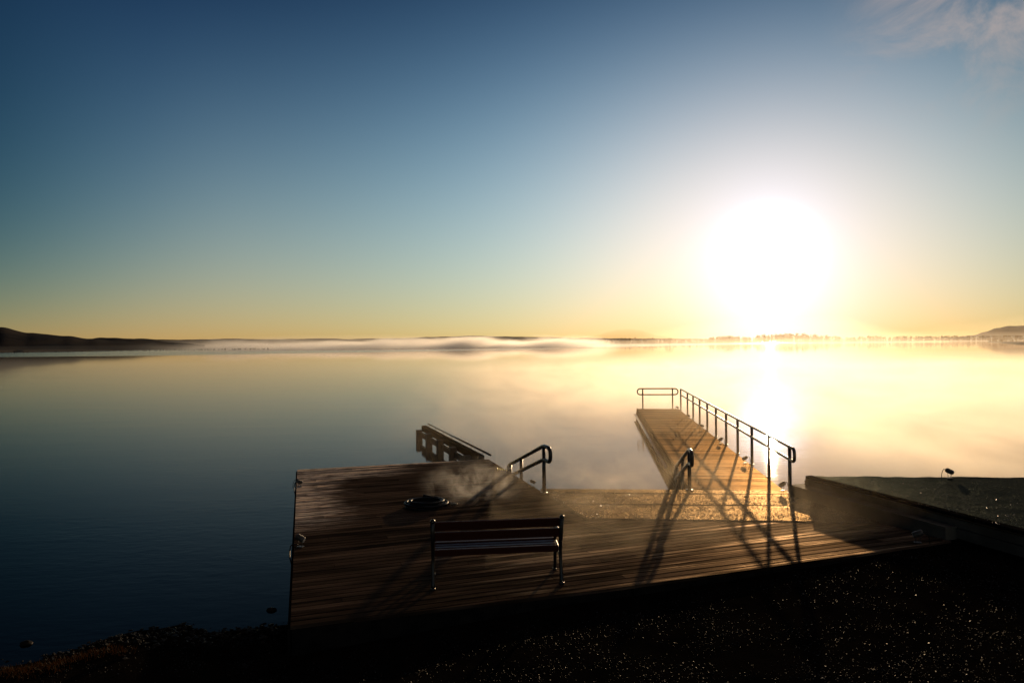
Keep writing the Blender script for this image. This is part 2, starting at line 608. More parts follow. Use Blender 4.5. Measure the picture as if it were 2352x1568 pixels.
# ------------------------------------------------------------------ long pier
PL_far, PR_far = ground(1464, 938.5), ground(1558, 938.5)
PR_near, PL_near = ground(1802, 1127), ground(1586, 1121)
pa = PR_far - PR_near
PANG = math.atan2(pa.y, pa.x) - math.pi / 2
pier = empty('pier', PL_near)
tag(pier, 'long narrow wooden pier running out into the misty lake towards the sun', 'pier')
pp = [to_local(p, PL_near, PANG) for p in (PL_near, PR_near, PR_far, PL_far)]
planks('decking', pp, 0, 0.045, 0.12, 0.01, M_pierwood, pier, (0, 0, 0), PANG)
def pier_pt(x, y, z=0.0):
    v = Matrix.Rotation(PANG, 3, 'Z') @ Vector((x, y, 0))
    return Vector((v.x, v.y, z))
plen = (PR_far - PR_near).length
pw = pp[1][0]
mb = MB()
RM = Matrix.Rotation(PANG, 4, 'Z')
wx = lambda y: pp[0][0] + (pp[3][0] - pp[0][0]) * y / plen
yl = math.atan2(pp[3][0] - pp[0][0], plen)
S = RM @ Matrix.Rotation(-yl, 4, 'Z')
for k in range(3):   # three horizontal boards, each set a little prouder
    mb.box(0.0 - 0.012 * k - 0.02, plen / 2, -0.115 - 0.125 * k, 0.035, plen, 0.115, S)
mb.box(0, plen / 2, -0.02, 0.05, plen + 0.02, 0.05, S)
xr = math.atan2(pp[2][0] - pp[1][0], plen)
S2 = RM @ Matrix.Translation((pp[1][0], 0, 0)) @ Matrix.Rotation(-xr, 4, 'Z')
for k in range(3):
    mb.box(0.03, plen / 2, -0.115 - 0.125 * k, 0.035, plen, 0.115, S2)
mb.box(pp[3][0] + 0.95, plen + 0.03, -0.2, 1.9, 0.04, 0.34, RM)
mb.build('side_board', M_pierwood, pier)
mb = MB()
mb.tube([S @ Vector((-0.10, 3.9, -0.27)), S @ Vector((-0.10, plen - 0.05, -0.27))], 0.05, 12)
for k in range(8):
    y = 4 + k * 1.8
    mb.box(-0.06, y, -0.31, 0.10, 0.05, 0.04, S)
mb.build('bumper_pipe', M_galv, pier, True)
mb = MB()
for k in range(6):
    for x in (0.25, pw - 0.25):
        p = pier_pt(x + wx(k * 3.2), 0.6 + k * 3.2)
        mb = MB()
        mb.tube([(p.x, p.y, -1.5), (p.x, p.y, -0.05)], 0.09, 12)
        mb.build('pile', M_beam, pier)

# small steps going down between deck and pier
def stairs(name, base, ang, n, label):
    st = empty(name, base, ang)
    tag(st, label, 'steps')
    m_ = MB()
    for k in range(n):
        m_.box(0.0, 0.18 + k * 0.30, -0.14 - k * 0.11, 0.62, 0.27, 0.04, None, 0.006)
    m_.build('tread', M_pierwood, st)
    m_ = MB()
    for s_ in (-1, 1):
        M4 = Matrix.Translation((s_ * 0.33, 0.03, -0.10)) @ Matrix.Rotation(math.atan(-0.11 / 0.30), 4, 'X')
        m_.box(0, 0.16 * n, -0.07, 0.045, 0.32 * n, 0.16, M4)
    m_.build('stringer', M_darksteel, st)
    return st
sp = ground(1560, 1127)
stairs('water_steps', Vector((sp.x - 0.12, sp.y + 0.15, DZ)), PANG, 5, 'wet steps leading down into the water at the left side of the pier')

# ------------------------------------------------------------------ railings
def side_railing():
    """long railing down the right side of the pier"""
    xs = [1563.6, 1579, 1592, 1607, 1624.4, 1644.5, 1667.8, 1694.3, 1727, 1766, 1814]
    a, b = PR_near, PR_far
    d2 = Vector((b.x - a.x, b.y - a.y)).normalized()
    nrm = Vector((d2.y, -d2.x))
    base = Vector((a.x, a.y)) + nrm * 0.05
    posts = []
    for x in xs:
        lo, hi = -2.0, 20.0
        for _ in range(40):                     # where the post line crosses this column, on the rail's own line
            mid = (lo + hi) / 2
            p = base + d2 * mid
            v = rot.transposed() @ Vector((p.x, p.y, DZ + 0.5 - HC))
            if 1176 + F * v.x / -v.z > x: lo = mid
            else: hi = mid
        posts.append(base + d2 * lo)
    o0 = Vector((posts[-1].x, posts[-1].y, DZ))
    rl = empty('pier_railing', o0)
    tag(rl, 'long steel railing with many posts down the right side of the pier', 'railing')
    top, midz = 0.95, 0.69
    for p in posts:
        m_ = MB()
        q = Vector((p.x, p.y, 0)) - Vector((o0.x, o0.y, 0))
        m_.tube([(q.x, q.y, -0.15), (q.x, q.y, top - 0.02)], 0.036, 12)
        m_.box(q.x - nrm.x * 0.0, q.y, 0.006, 0.11, 0.11, 0.012)
        m_.build('post', M_steel, rl, True)
    f = posts[0] - posts[-1]
    F3 = Vector((f.x, f.y, 0))
    u = F3.normalized()
    e = u * -0.34
    m_ = MB()
    loop = [Vector((0, 0, top)), Vector((e.x, e.y, top)) , Vector((e.x, e.y, midz)), Vector((0, 0, midz))]
    loop = fillet([F3 + Vector((0, 0, top))] + loop[1:3] + [F3 + Vector((0, 0, midz))], 0.15, 8)
    m_.tube(loop, 0.033, 12)
    m_.build('handrail', M_steel, rl, True)
    return posts
rail_posts = side_railing()


def end_railing():
    a, b = ground(1476.5, 938), ground(1545, 938)
    c = (a + b) / 2
    d = (b - a)
    rl = empty('end_railing', c, math.atan2(d.y, d.x))
    tag(rl, 'short rounded steel railing standing across the far end of the pier', 'railing')
    h = d.length / 2
    for s_ in (-1, 1):
        m_ = MB(); m_.tube([(s_ * h, 0, -0.1), (s_ * h, 0, 0.93)], 0.033, 12)
        m_.box(s_ * h, 0, 0.006, 0.11, 0.11, 0.012)
        m_.build('post', M_steel, rl, True)
    pts = []
    r = 0.14
    for k in range(13):
        an = math.pi / 2 - math.pi * k / 12
        pts.append((h + 0.11 + r * math.cos(an), 0, 0.79 + r * math.sin(an)))
    for k in range(13):
        an = -math.pi / 2 - math.pi * k / 12
        pts.append((-h - 0.11 + r * math.cos(an), 0, 0.79 + r * math.sin(an)))
    pts.append(pts[0])
    m_ = MB(); m_.tube(pts, 0.031, 12, cap=False)
    m_.build('handrail', M_steel, rl, True)
end_railing()


def stair_railing(name, p_top, p_low, h_top, drop, ext, mids, label, r=0.041, gap=0.28):
    """a handrail descending away from the deck into the water, with a loop at its near end"""
    d = Vector((p_low.x - p_top.x, p_low.y - p_top.y, 0))
    rl = empty(name, p_top)
    tag(rl, label, 'railing', 'handrails of the water steps')
    u = d.normalized()
    T = Vector((0, 0, h_top))
    Lw = d + Vector((0, 0, h_top - drop))
    e = -u * ext
    dn = Vector((0, 0, -gap))
    m_ = MB()
    path = [T + dn, T + dn + e, T + e, T]
    path = [Lw + dn * 1.0, T + dn, T + dn + e, T + e, T, Lw, Lw + u * 0.12 + Vector((0, 0, -0.10)), Lw + dn * 1.25 + u * 0.02, Lw + dn * 1.0 + Vector((0, 0, 0))]
    m_.tube(fillet(path, 0.13, 6), r, 12)
    m_.build('handrail', M_darksteel, rl, True)
    for k, tt in enumerate([0.0] + mids):
        q = d * tt
        ztop = h_top - drop * tt
        m_ = MB()
        m_.tube([(q.x, q.y, ztop - 0.02), (q.x, q.y, 0.0 if k == 0 else -1.1)], r * 0.95, 12)
        if k == 0: m_.box(q.x, q.y, 0.022, 0.14, 0.14, 0.014)
        m_.build('post', M_darksteel, rl, True)
pt3 = ground(1250, 1133)
stair_railing('steps_handrail', pt3, Vector((-0.09, 16.55, DZ)), 0.985, 0.82, 0.40, [0.62, 0.97],
              'dark tubular handrail dropping into the water beside the yellow tape')
pr3 = ground(1584, 1127)
stair_railing('steps_handrail', pr3, pr3 + Vector((0.27, 2.35, 0)), 0.86, 0.80, 0.38, [0.45, 0.9],
              'dark tubular handrail against the near left corner of the pier')

# ------------------------------------------------------------------ raised platform with step, right
S0, S1 = ground(1812, 1134), ground(2188, 1243)
sdir = (S1 - S0); sdir.normalize()
S_end = S0 + sdir * 9.0
Pz = DZ + 0.36
U0, U1 = ground(1853, 1094.5, Pz), ground(2352, 1222, Pz)
udir = (U1 - U0); udir.normalize()
U_end = U0 + udir * 9.0
UF = ground(2352, 1097.5, Pz)
fdir = (UF - U0).normalized()
plat = empty('platform', U0 - Vector((0, 0, Pz)))
tag(plat, 'raised dark frosted platform with a step, right of the pier', 'platform')
O = U0 - Vector((0, 0, Pz))
nin = Vector((-udir.y, udir.x, 0))
if nin.x < 0: nin = -nin
# top slab with rough, ice-crusted surface
vs, fs = [], []
nx, ny = 110, 70
for j in range(ny + 1):
    for k in range(nx + 1):
        p = U0 + udir * (9.0 * j / ny) + fdir * (11.0 * k / nx) - O
        rgh = noise.noise(Vector((p.x * 3, p.y * 3, 0))) * 0.016 + noise.noise(Vector((p.x * 11, p.y * 11, 3))) * 0.007
        edge = min(1.0, k / 2)
        back = 1.0
        fade = max(0.0, 1 - max(0.0, k * 0.1 - 3.0))
        vs.append((p.x, p.y, Pz + 0.012 + edge * rgh * (0.5 + 0.5 * fade)))
for j in range(ny):
    for k in range(nx):
        a = j * (nx + 1) + k
        fs.append((a, a + 1, a + nx + 2, a + nx + 1))
obj('platform_top', vs, fs, M_plat, plat, True)
mb = MB()
far = U0 + fdir * 11; farend = U_end + fdir * 11
off = nin * 0.05
mb.prism([((p - O).x, (p - O).y) for p in (U0 + off, U_end + off, farend, far)], -0.6, Pz - 0.006)
body = mb.build('body', M_conc, plat)
# lip and bright trim under it
def bar(mb, a, d, L, x0, x1, z0, z1, n):
    A = a + n * x0; B = a + n * x1
    p = [A - O, A - O + d * L, B - O + d * L, B - O]
    mb.prism([(q.x, q.y) for q in p], z0, z1)
mb = MB(); bar(mb, U0, udir, 9.0, -0.03, 0.12, Pz - 0.028, Pz + 0.022, nin)
mb.build('edge_lip', M_lip, plat)
mb = MB(); bar(mb, U0, udir, 9.0, -0.012, 0.06, Pz - 0.050, Pz - 0.030, nin)
mb.build('edge_trim', M_steel, plat)
mb = MB(); bar(mb, U0, udir, 9.0, 0.02, 0.06, Pz - 0.20, Pz - 0.07, nin)
bar(mb, U0, udir, 9.0, 0.005, 0.06, Pz - 0.36, Pz - 0.21, nin)
mb.build('riser_board', M_conc, plat)
mb = MB()
Sn = Vector((-sdir.y, sdir.x, 0))
if Sn.x < 0: Sn = -Sn
mb.prism([((p - O).x, (p - O).y) for p in (S0, S0 + sdir * 3.43, S0 + sdir * 3.43 + Sn * 0.8, S0 + Sn * 0.8 - sdir * 0.02)], 0.0, DZ + 0.185)
bmesh_step = mb.build('step', M_conc, plat)
mb = MB()
mb.prism([((p - O).x, (p - O).y) for p in (S0 - Sn * 0.012 - sdir * .012, S0 + sdir * 3.44 - Sn * 0.012, S0 + sdir * 3.44 + Sn * 0.05, S0 + Sn * 0.05)], DZ + 0.150, DZ + 0.195)
mb.build('step_nosing', M_conc, plat)
# crumbled ice and stone on the platform's lake-side corner
mb = MB()
rr = random.Random(3)
for k in range(70):
    tt = rr.random()
    c = U0 - O + nin * (0.12 * rr.random()) + Vector((-0.02 * rr.random(), 0.03, 0)); c.z = DZ + 0.19 + tt * 0.175
    s_ = rr.uniform(0.012, 0.035)
    bm = bmesh.new(); bmesh.ops.create_icosphere(bm, subdivisions=1, radius=s_)
    for v in bm.verts: v.co = Vector((v.co.x * rr.uniform(.7, 1.3), v.co.y * rr.uniform(.7, 1.3), v.co.z * rr.uniform(.6, 1.1))) + c
    bm.verts.index_update()
    mb.add([v.co.copy() for v in bm.verts], [[v.index for v in f.verts] for f in bm.faces]); bm.free()
mb.build('ice_crust', M_conc, plat)

# frozen grains glinting on the ramp panels and on the platform's near corner
_keep = random.getstate()
gr_ = random.Random(21)
GV, GF = [], []
def grain(p, s_):
    b = len(GV)
    a = gr_.random() * 6.28; ca, sa = math.cos(a), math.sin(a)
    tx, ty = gr_.uniform(-.6, .6), gr_.uniform(-.6, .6)
    for (x_, y_, z_) in ((1, 0, 0), (-.6, .8, 0), (-.6, -.8, 0), (0.1, 0, .55)):
        z_ += x_ * tx * .4 + y_ * ty * .4
        GV.append((p.x + s_ * (x_ * ca - y_ * sa), p.y + s_ * (x_ * sa + y_ * ca), p.z + s_ * (z_ + 0.1)))
    GF.extend([(b, b + 1, b + 3), (b + 1, b + 2, b + 3), (b + 2, b, b + 3)])
for _ in range(9000):
    u_, v_ = gr_.random(), gr_.random()
    p = lerp(lerp(L0, L1, v_), lerp(R0, R1_, v_), u_)
    if noise.noise(Vector((p.x * 3, p.y * 7, 1))) < gr_.uniform(-0.35, 0.25): continue
    grain(Vector((p.x, p.y, DZ + 0.010)), gr_.uniform(0.006, 0.015))
for _ in range(900):
    u_, v_ = gr_.random() ** 1.5 * 1.8, gr_.random() * 4
    p = U0 + fdir * u_ + udir * v_
    if noise.noise(Vector((p.x * 2, p.y * 5, 4))) < gr_.uniform(-0.3, 0.35): continue
    grain(Vector((p.x, p.y, Pz + 0.022)), gr_.uniform(0.006, 0.015))
M_ice = mat('ice_grains', (0.08, 0.065, 0.05), 0.16, 0, 0.6)
tag(obj('frost_grains', GV, GF, M_ice), 'frozen grains glinting gold on the ramp and the platform corner', 'frost', kind='stuff')

# ------------------------------------------------------------------ breakwater beam, left
BA, BB = pt(968, 972, 25.2), ground(1098, 1055)
BB = Vector((BB.x, BB.y, 0)); BA0 = Vector((BA.x, BA.y, 0))
bd = (BB - BA0); bl = bd.length; bang = math.atan2(bd.y, bd.x)
bw = empty('breakwater', BA0, bang)
tag(bw, 'low dark timber breakwater on short piles reaching out from the deck corner', 'breakwater')
mb = MB(); mb.box(bl / 2, 0.09, 0.45, bl, 0.18, 0.20, None, 0.01)
mb.build('top_beam', M_lip, bw)
mb = MB(); mb.box(bl / 2, -0.04, 0.24, bl, 0.08, 0.17, None, 0.008)
mb.build('lower_beam', M_beam, bw)
for k in range(5):
    x = 0.06 + k * (bl - 0.5) / 4.15
    m_ = MB(); m_.box(x, -0.10, -0.25, 0.24, 0.20, 1.42 if k else 1.30, None, 0.012)
    m_.build('pile', M_beam, bw)
m_ = MB(); m_.tube([(0.1, 0.24, 0.61), (bl + 0.35, 0.24, 0.61)], 0.030, 8)
for k in range(7):
    x = 0.4 + k * (bl - 0.4) / 6.2
    m_.tube([(x, 0.24, 0.60), (x, 0.14, 0.53)], 0.010, 6)
m_.build('thin_rail', M_steel, bw, True)

# ------------------------------------------------------------------ bench
b0, b1 = ground(995, 1352), ground(1290, 1338)
bdv = b1 - b0
blen = bdv.length
bench = empty('bench', (b0 + b1) / 2, math.atan2(bdv.y, bdv.x))
tag(bench, 'dark wooden park bench with cast iron ends, seen from behind facing the lake', 'bench')
M_bw = mat('varnished_bench_slats')
n = N(M_bw.node_tree); b_ = M_bw.node_tree.nodes['Principled BSDF']
gr = n.noise(n.coords((2, 60, 60)), 1.0, 4, 0.6)
n.link(n.mixc(gr, (0.022, 0.006, 0.0045), (0.055, 0.016, 0.010)), b_.inputs['Base Color'])
n.link(n.lin(n.noise(n.coords((9, 30, 30)), 1.0, 3), 0.3, 0.7, 0.30, 0.5), b_.inputs['Roughness'])
b_.inputs['Specular IOR Level'].default_value = 0.3
b_.inputs['Specular Tint'].default_value = (1.0, 0.72, 0.62, 1)
drop_h = n.noise(n.coords((55, 55, 55)), 1.0, 2)
n.link(n.bump(n.math('ADD', gr, n.math('MULTIPLY', drop_h, 0.8)), 0.35, 0.003), b_.inputs['Normal'])
hw = blen / 2
def slat(name, y, z, sy, sz, tilt):
    m_ = MB()
    M4 = Matrix.Translation((0, y, z)) @ Matrix.Rotation(tilt, 4, 'X')
    m_.box(0, 0, 0, 2 * hw - 0.05, sy, sz, M4, 0.007)
    return m_.build(name, M_bw, bench)
# y is towards the lake; the rear feet stand on y = 0
slat('back_slat', -0.02, 0.795, 0.032, 0.115, R(14))
slat('back_slat', 0.012, 0.655, 0.032, 0.115, R(14))
for i in range(5):
    slat('seat_slat', 0.135 + i * 0.083, 0.405 + i * 0.008 + (0.01 if i == 4 else 0), 0.068, 0.032, R(4))
slat('seat_slat', 0.075, 0.43, 0.030, 0.085, R(10))
for s_ in (-1, 1):
    fr = None
    x = s_ * hw
    m_ = MB()
    back = fillet([(x, -0.015, 0.0), (x, 0.015, 0.10), (x, 0.075, 0.36), (x, 0.055, 0.52), (x, -0.055, 0.865)], 0.12, 5)
    rads = [0.030 - 0.008 * math.sin(math.pi * i / (len(back) - 1)) for i in range(len(back))]
    m_.tube(back, rads, 10)
    m_.tube([(x, -0.055, 0.855), (x, -0.068, 0.875), (x, -0.075, 0.89)], [0.028, 0.036, 0.018], 10)
    m_.box(x, -0.02, 0.012, 0.055, 0.09, 0.024, None, 0.008)
    m_.build('rear_leg', M_iron, bench, True)
    m_ = MB()
    front = fillet([(x, 0.525, 0.0), (x, 0.49, 0.14), (x, 0.47, 0.40), (x, 0.49, 0.60)], 0.1, 5)
    m_.tube(front, 0.022, 10)
    m_.box(x, 0.53, 0.012, 0.05, 0.08, 0.024, None, 0.008)
    m_.build('front_leg', M_iron, bench, True)
    m_ = MB()
    m_.tube(fillet([(x, 0.05, 0.40), (x, 0.25, 0.385), (x, 0.50, 0.42)], 0.1, 5), 0.02, 10)
    m_.tube(fillet([(x, 0.055, 0.27), (x, 0.16, 0.33), (x, 0.30, 0.335), (x, 0.40, 0.30), (x, 0.48, 0.22)], 0.1, 5), 0.014, 8)
    m_.build('seat_bracket', M_iron, bench, True)
    m_ = MB()
    arm = fillet([(x, 0.02, 0.60), (x, 0.20, 0.635), (x, 0.40, 0.63), (x, 0.53, 0.60), (x, 0.55, 0.55), (x, 0.50, 0.53)], 0.07, 5)
    m_.tube(arm, 0.019, 10)
    m_.build('armrest', M_iron, bench, True)

# ------------------------------------------------------------------ hose coil
cc = ground(978, 1164)
hose = empty('hose_coil', cc)
tag(hose, 'coil of black hose lying on the dark deck left of the steam', 'hose')
pts = []
for k in range(260):
    a = k / 260 * 2 * math.pi * 5.3
    lay = k / 260
    r_ = 0.30 + 0.045 * math.sin(a * 0.37 + 1) + 0.02 * math.sin(a * 2.1)
    pts.append((math.cos(a) * r_ * 1.12 + 0.015 * math.sin(a * .7), math.sin(a) * r_ + 0.02 * math.cos(a * .53), 0.024 + 0.115 * lay + 0.008 * math.sin(a * 1.3)))
for k in range(30):
    t_ = k / 29
    p0 = pts[259]
    pts.append((p0[0] + 0.55 * t_, p0[1] - 0.10 * t_ + 0.10 * math.sin(t_ * 5), max(0.022, p0[2] * (1 - t_ * 1.4) + 0.02)))
mb = MB(); mb.tube(pts, 0.021, 8); mb.build('hose', M_rubber, hose, True)
mb = MB(); e = Vector(pts[-1]); mb.tube([e, e + Vector((0.05, -0.005, 0)), e + Vector((0.13, -0.015, 0))], [0.026, 0.022, 0.012], 10)
mb.build('nozzle', M_steel, hose, True)

# yellow strip on the deck edge by the handrail
ya, yb = ground(1142, 1081.5), ground(1167, 1085)
yd = yb - ya
m_ = MB()
seg = 14
vs, fs = [], []
for k in range(seg + 1):
    t_ = k / seg
    p = ya + yd * t_
    wv = 0.07 + 0.02 * math.sin(k * 1.9)
    for s_ in (-1, 1):
        vs.append((p.x + 0.0, p.y + s_ * wv, DZ + 0.012 + 0.07 * abs(math.sin(k * 1.1 + s_))))
for k in range(seg):
    fs.append((2 * k, 2 * k + 2, 2 * k + 3, 2 * k + 1))
tag(obj('tape', vs, fs, M_yellow, None, True), 'crumpled yellow tape lying on the deck edge by the left handrail', 'tape')

# ------------------------------------------------------------------ lamps
def lamp_model():
    root = empty('spotlight')
    m_ = MB(); m_.box(0, 0, 0.008, 0.13, 0.09, 0.016, None, 0.004)
    m_.build('base_plate', M_lamp, root)
    m_ = MB()
    for s_ in (-1, 1):
        m_.tube([(s_ * 0.035, 0, 0.014), (s_ * 0.04, 0, 0.08), (s_ * 0.05, 0, 0.17)], 0.006, 6)
    m_.build('bracket', M_lamp, root, True)
    m_ = MB()
    M4 = Matrix.Translation((0, 0.0, 0.175)) @ Matrix.Rotation(R(24), 4, 'Y')
    m_.tube([M4 @ Vector((-0.095, 0, 0)), M4 @ Vector((-0.08, 0, 0)), M4 @ Vector((0.075, 0, 0)), M4 @ Vector((0.09, 0, 0))], [0.045, 0.056, 0.058, 0.053], 14)
    for k in range(4):
        q = M4 @ Vector((-0.06 + k * 0.03, 0, 0))
        q2 = M4 @ Vector((-0.052 + k * 0.03, 0, 0))
        m_.tube([q, q2], 0.062, 14)
    m_.build('housing', M_lamp, root, True)
    m_ = MB()
    m_.tube([M4 @ Vector((0.088, 0, 0)), M4 @ Vector((0.095, 0, 0))], 0.048, 14)
    m_.build('lens', M_lens, root)
    m_ = MB()
    m_.tube(fillet([M4 @ Vector((-0.09, 0, 0.0)), (-0.15, 0, 0.24), (-0.20, 0.0, 0.12), (-0.205, 0, -0.02)], 0.09, 6), 0.0075, 6)
    m_.build('cable', M_rubber, root, True)
    return root


lamp0 = lamp_model()
LAMPS = [
    (ground(688, 1118), R(25), 1.0, 'grey spotlight at the back left corner of the dark deck, cable looped outward', None),
    (ground(690, 1256), R(-15), 1.15, 'grey spotlight half way down the left edge of the dark deck', None),
    (ground(1224, 1117), R(10), 0.9, 'small spotlight on the deck edge at the foot of the left handrail', None),
    (ground(1556, 941), R(30), 1.0, 'tiny spotlight at the far end of the pier by the last post', 1),
    (ground(1582, 961), R(20), 1.0, 'second spotlight from the far end on the pier edge', 1),
    (ground(1613, 985), R(25), 1.0, 'third spotlight from the far end, mid pier', 1),
    (ground(1655, 1018), R(200), 1.05, 'fourth spotlight from the far end on the pier edge', 1),
    (ground(1711, 1063), R(190), 1.05, 'spotlight on the pier edge in front of the bright sun glare', 1),
    (ground(1797, 1127), R(200), 1.1, 'spotlight at the near end of the pier beside the step', 1),
    (ground(2181, 1098, Pz + 0.02), R(0), 1.25, 'round spotlight alone on the far edge of the raised platform', None),
    (ground(2108, 1246), R(160), 1.15, 'pale glinting spotlight at the front right corner of the deck', None),
]
for i, (p, rz, s_, lab, g) in enumerate(LAMPS):
    if i == 0:
        o = lamp0
    else:
        o = lamp0.copy(); C.objects.link(o)
        for ch in list(lamp0.children):
            if i == 1 and ch.name.startswith('cable'): continue
            c = ch.copy(); C.objects.link(c); c.parent = o
    o.location = p + Vector((0, 0, 0.008 if i in (8,) else 0.002))
    o.rotation_euler.z = rz
    s_ *= 0.68 if i != 9 else 0.62
    o.scale = (s_, s_, s_)
    tag(o, lab, 'spotlight', 'spotlights along the right edge of the pier' if g else 'spotlights on the edges of deck and platform')

# two slack cables hanging off the deck's left edge
def cable(name, pts, label):
    m_ = MB(); m_.tube(fillet(pts, 0.25, 8), 0.009, 7)
    o = m_.build(name, M_rubber, None, True)
    tag(o, label, 'cable', 'cables hanging off the deck')
cable('cable', [ground(689, 1112, DZ + .14), ground(678, 1105, DZ + .13), ground(675, 1122, DZ + .02), ground(680, 1146, DZ - .10)],
      'black cable looping off the left deck edge at the back corner lamp')
cable('cable', [ground(684, 1250, DZ + .10), ground(668, 1250, DZ + .09), ground(664, 1275, DZ + .0), ground(673, 1308, DZ - .12)],
      'longer black cable looping off the left deck edge beside the second lamp')

# ------------------------------------------------------------------ water
WS = 9000
vs, fs = [], []
o_w = obj('lake_water', [(-WS, 4, 0), (WS, 4, 0), (WS, 12000, 0), (-WS, 12000, 0)], [(0, 1, 2, 3)])
M_w = mat('lake_water', (0.001, 0.0015, 0.002), 0.03, 0, 0.36, 1.333)
n = N(M_w.node_tree); b_ = M_w.node_tree.nodes['Principled BSDF']
cx = n.coords((1, 1, 1))
r1_ = n.noise(n.coords((2.2, 5.0, 1), rotz=R(-22)), 1.0, 4, 0.55)
r2_ = n.noise(n.coords((0.25, 0.6, 1), rotz=R(8)), 1.0, 3, 0.5)
r3_ = n.noise(n.coords((0.02, 0.12, 1)), 1.0, 3, 0.5)
X, Y, _ = n.sep(cx)
# breeze-ruffled band below the left shore
line = n.math('MULTIPLY_ADD', X, 0.62, Y)
band = n.smooth(n.math('SUBTRACT', Y, n.math('MULTIPLY_ADD', n.math('MAXIMUM', n.math('ADD', X, 140.0), 0.0), 0.82, n.math('MULTIPLY_ADD', r3_, 40.0, n.math('MAXIMUM', n.math('SUBTRACT', X, 18.0), 0.0)))), 238, 252)
patch = n.smooth(r2_, 0.35, 0.7, 0.5, 1.1)
patch = n.math('MULTIPLY', patch, n.smooth(Y, 45, 150, 1.0, 0.15))
amp = n.math('MULTIPLY', patch, n.smooth(r3_, 0.3, 0.7, 0.6, 1.2))
h = n.math('MULTIPLY_ADD', r1_, 1.0, n.math('MULTIPLY', r2_, 1.5))
bmp = n.bump(h, n.math('MULTIPLY', amp, 0.5), 0.009)
r4_ = n.noise(n.coords((0.5, 1.2, 1)), 1.0, 4, 0.6)
bmp2 = n.bump(r4_, n.math('MULTIPLY', band, 0.35), 0.25, bmp)
n.link(bmp2, b_.inputs['Normal'])
rgh_w = n.math('MULTIPLY_ADD', band, 0.08, 0.035)
b_.inputs['Specular IOR Level'].default_value = 0.0
fz = n.new('ShaderNodeFresnel'); fz.inputs['IOR'].default_value = 1.333
n.link(bmp2, fz.inputs['Normal'])
gl = n.new('ShaderNodeBsdfGlossy'); gl.inputs['Color'].default_value = (1.0, 0.935, 0.885, 1)
n.link(bmp2, gl.inputs['Normal']); n.link(rgh_w, gl.inputs['Roughness'])
mx = n.new('ShaderNodeMixShader')
n.link(n.math('POWER', fz.outputs[0], 1.4), mx.inputs[0])
n.link(b_.outputs[0], mx.inputs[1]); n.link(gl.outputs[0], mx.inputs[2])
n.link(mx.outputs[0], M_w.node_tree.nodes['Material Output'].inputs[0])
o_w.data.materials.append(M_w)
tag(o_w, kind='structure')

# ------------------------------------------------------------------ gravel shore in front
shA, shB = ground(0, 1500, 0), ground(660, 1440, 0)
sh = (shB - shA).normalized()
sn = Vector((sh.y, -sh.x, 0))       # towards the camera


def gz(x, y):
    p = Vector((x, y, 0)) - shA
    d = p.dot(sn)
    nz = noise.noise(Vector((x * .8, y * .8, 0))) * 0.05 + noise.noise(Vector((x * 3, y * 3, 5))) * 0.015
    z = d * 0.10 + nz * 1.3
    t_ = min(1, max(0, (x + 2.6) / 3.4)); t_ = t_ * t_ * (3 - 2 * t_)
    z2 = 0.335 + nz * 0.5 + 0.02 * max(0, x - 2)
    z = min(z, 0.5)
    z = z * (1 - t_) + max(z, z2) * t_ if d < 1.2 or True else z
    back = min(1, max(0, (y - (10.2 + 0.33 * x)) / 2.0))
    z = z * (1 - back) - 0.5 * back
    if x > -2.5 and y > 8.0 + 0.33 * (x + 2.5):
        z = min(z, DZ - 0.10)
    return z


vs, fs = [], []
nx, ny = 150, 110
for j in range(ny + 1):
    for k in range(nx + 1):
        x = -16 + 36 * (k / nx); y = -4 + 19 * (j / ny)
        vs.append((x, y, gz(x, y)))
for j in range(ny):
    for k in range(nx):
        a = j * (nx + 1) + k
        fs.append((a, a + 1, a + nx + 2, a + nx + 1))
M_gr = rough_mat('wet_black_gravel_bed', (0.003, 0.0027, 0.0025), (0.006, 0.005, 0.004), 0.8, 40, 0.8, 0.02, 0.0, 2)
tag(obj('ground', vs, fs, M_gr, None, True), kind='structure')

rr = random.Random(11)
mb_v, mb_f = [], []
OCT = [(1, 0, 0), (-1, 0, 0), (0, 1, 0), (0, -1, 0), (0, 0, 1), (0, 0, -1), ]
OF = [(0, 2, 4), (2, 1, 4), (1, 3, 4), (3, 0, 4), (2, 0, 5), (1, 2, 5), (3, 1, 5), (0, 3, 5)]


def pebble(x, y, z, s_, flat=0.6):
    b = len(mb_v)
    a = rr.random() * 6.283
    ca, sa = math.cos(a), math.sin(a)
    tx, ty = rr.uniform(-.5, .5), rr.uniform(-.5, .5)
    for (px, py, pz) in OCT:
        px *= rr.uniform(.6, 1.3); py *= rr.uniform(.6, 1.3); pz *= flat * rr.uniform(.7, 1.2)
        pz += px * tx + py * ty
        mb_v.append((x + s_ * (px * ca - py * sa), y + s_ * (px * sa + py * ca), z + s_ * pz))
    mb_f.extend(tuple(i + b for i in f) for f in OF)


def front_edge(x):      # deck front edge line
    return 7.35 + (x + 2.4) * 0.365


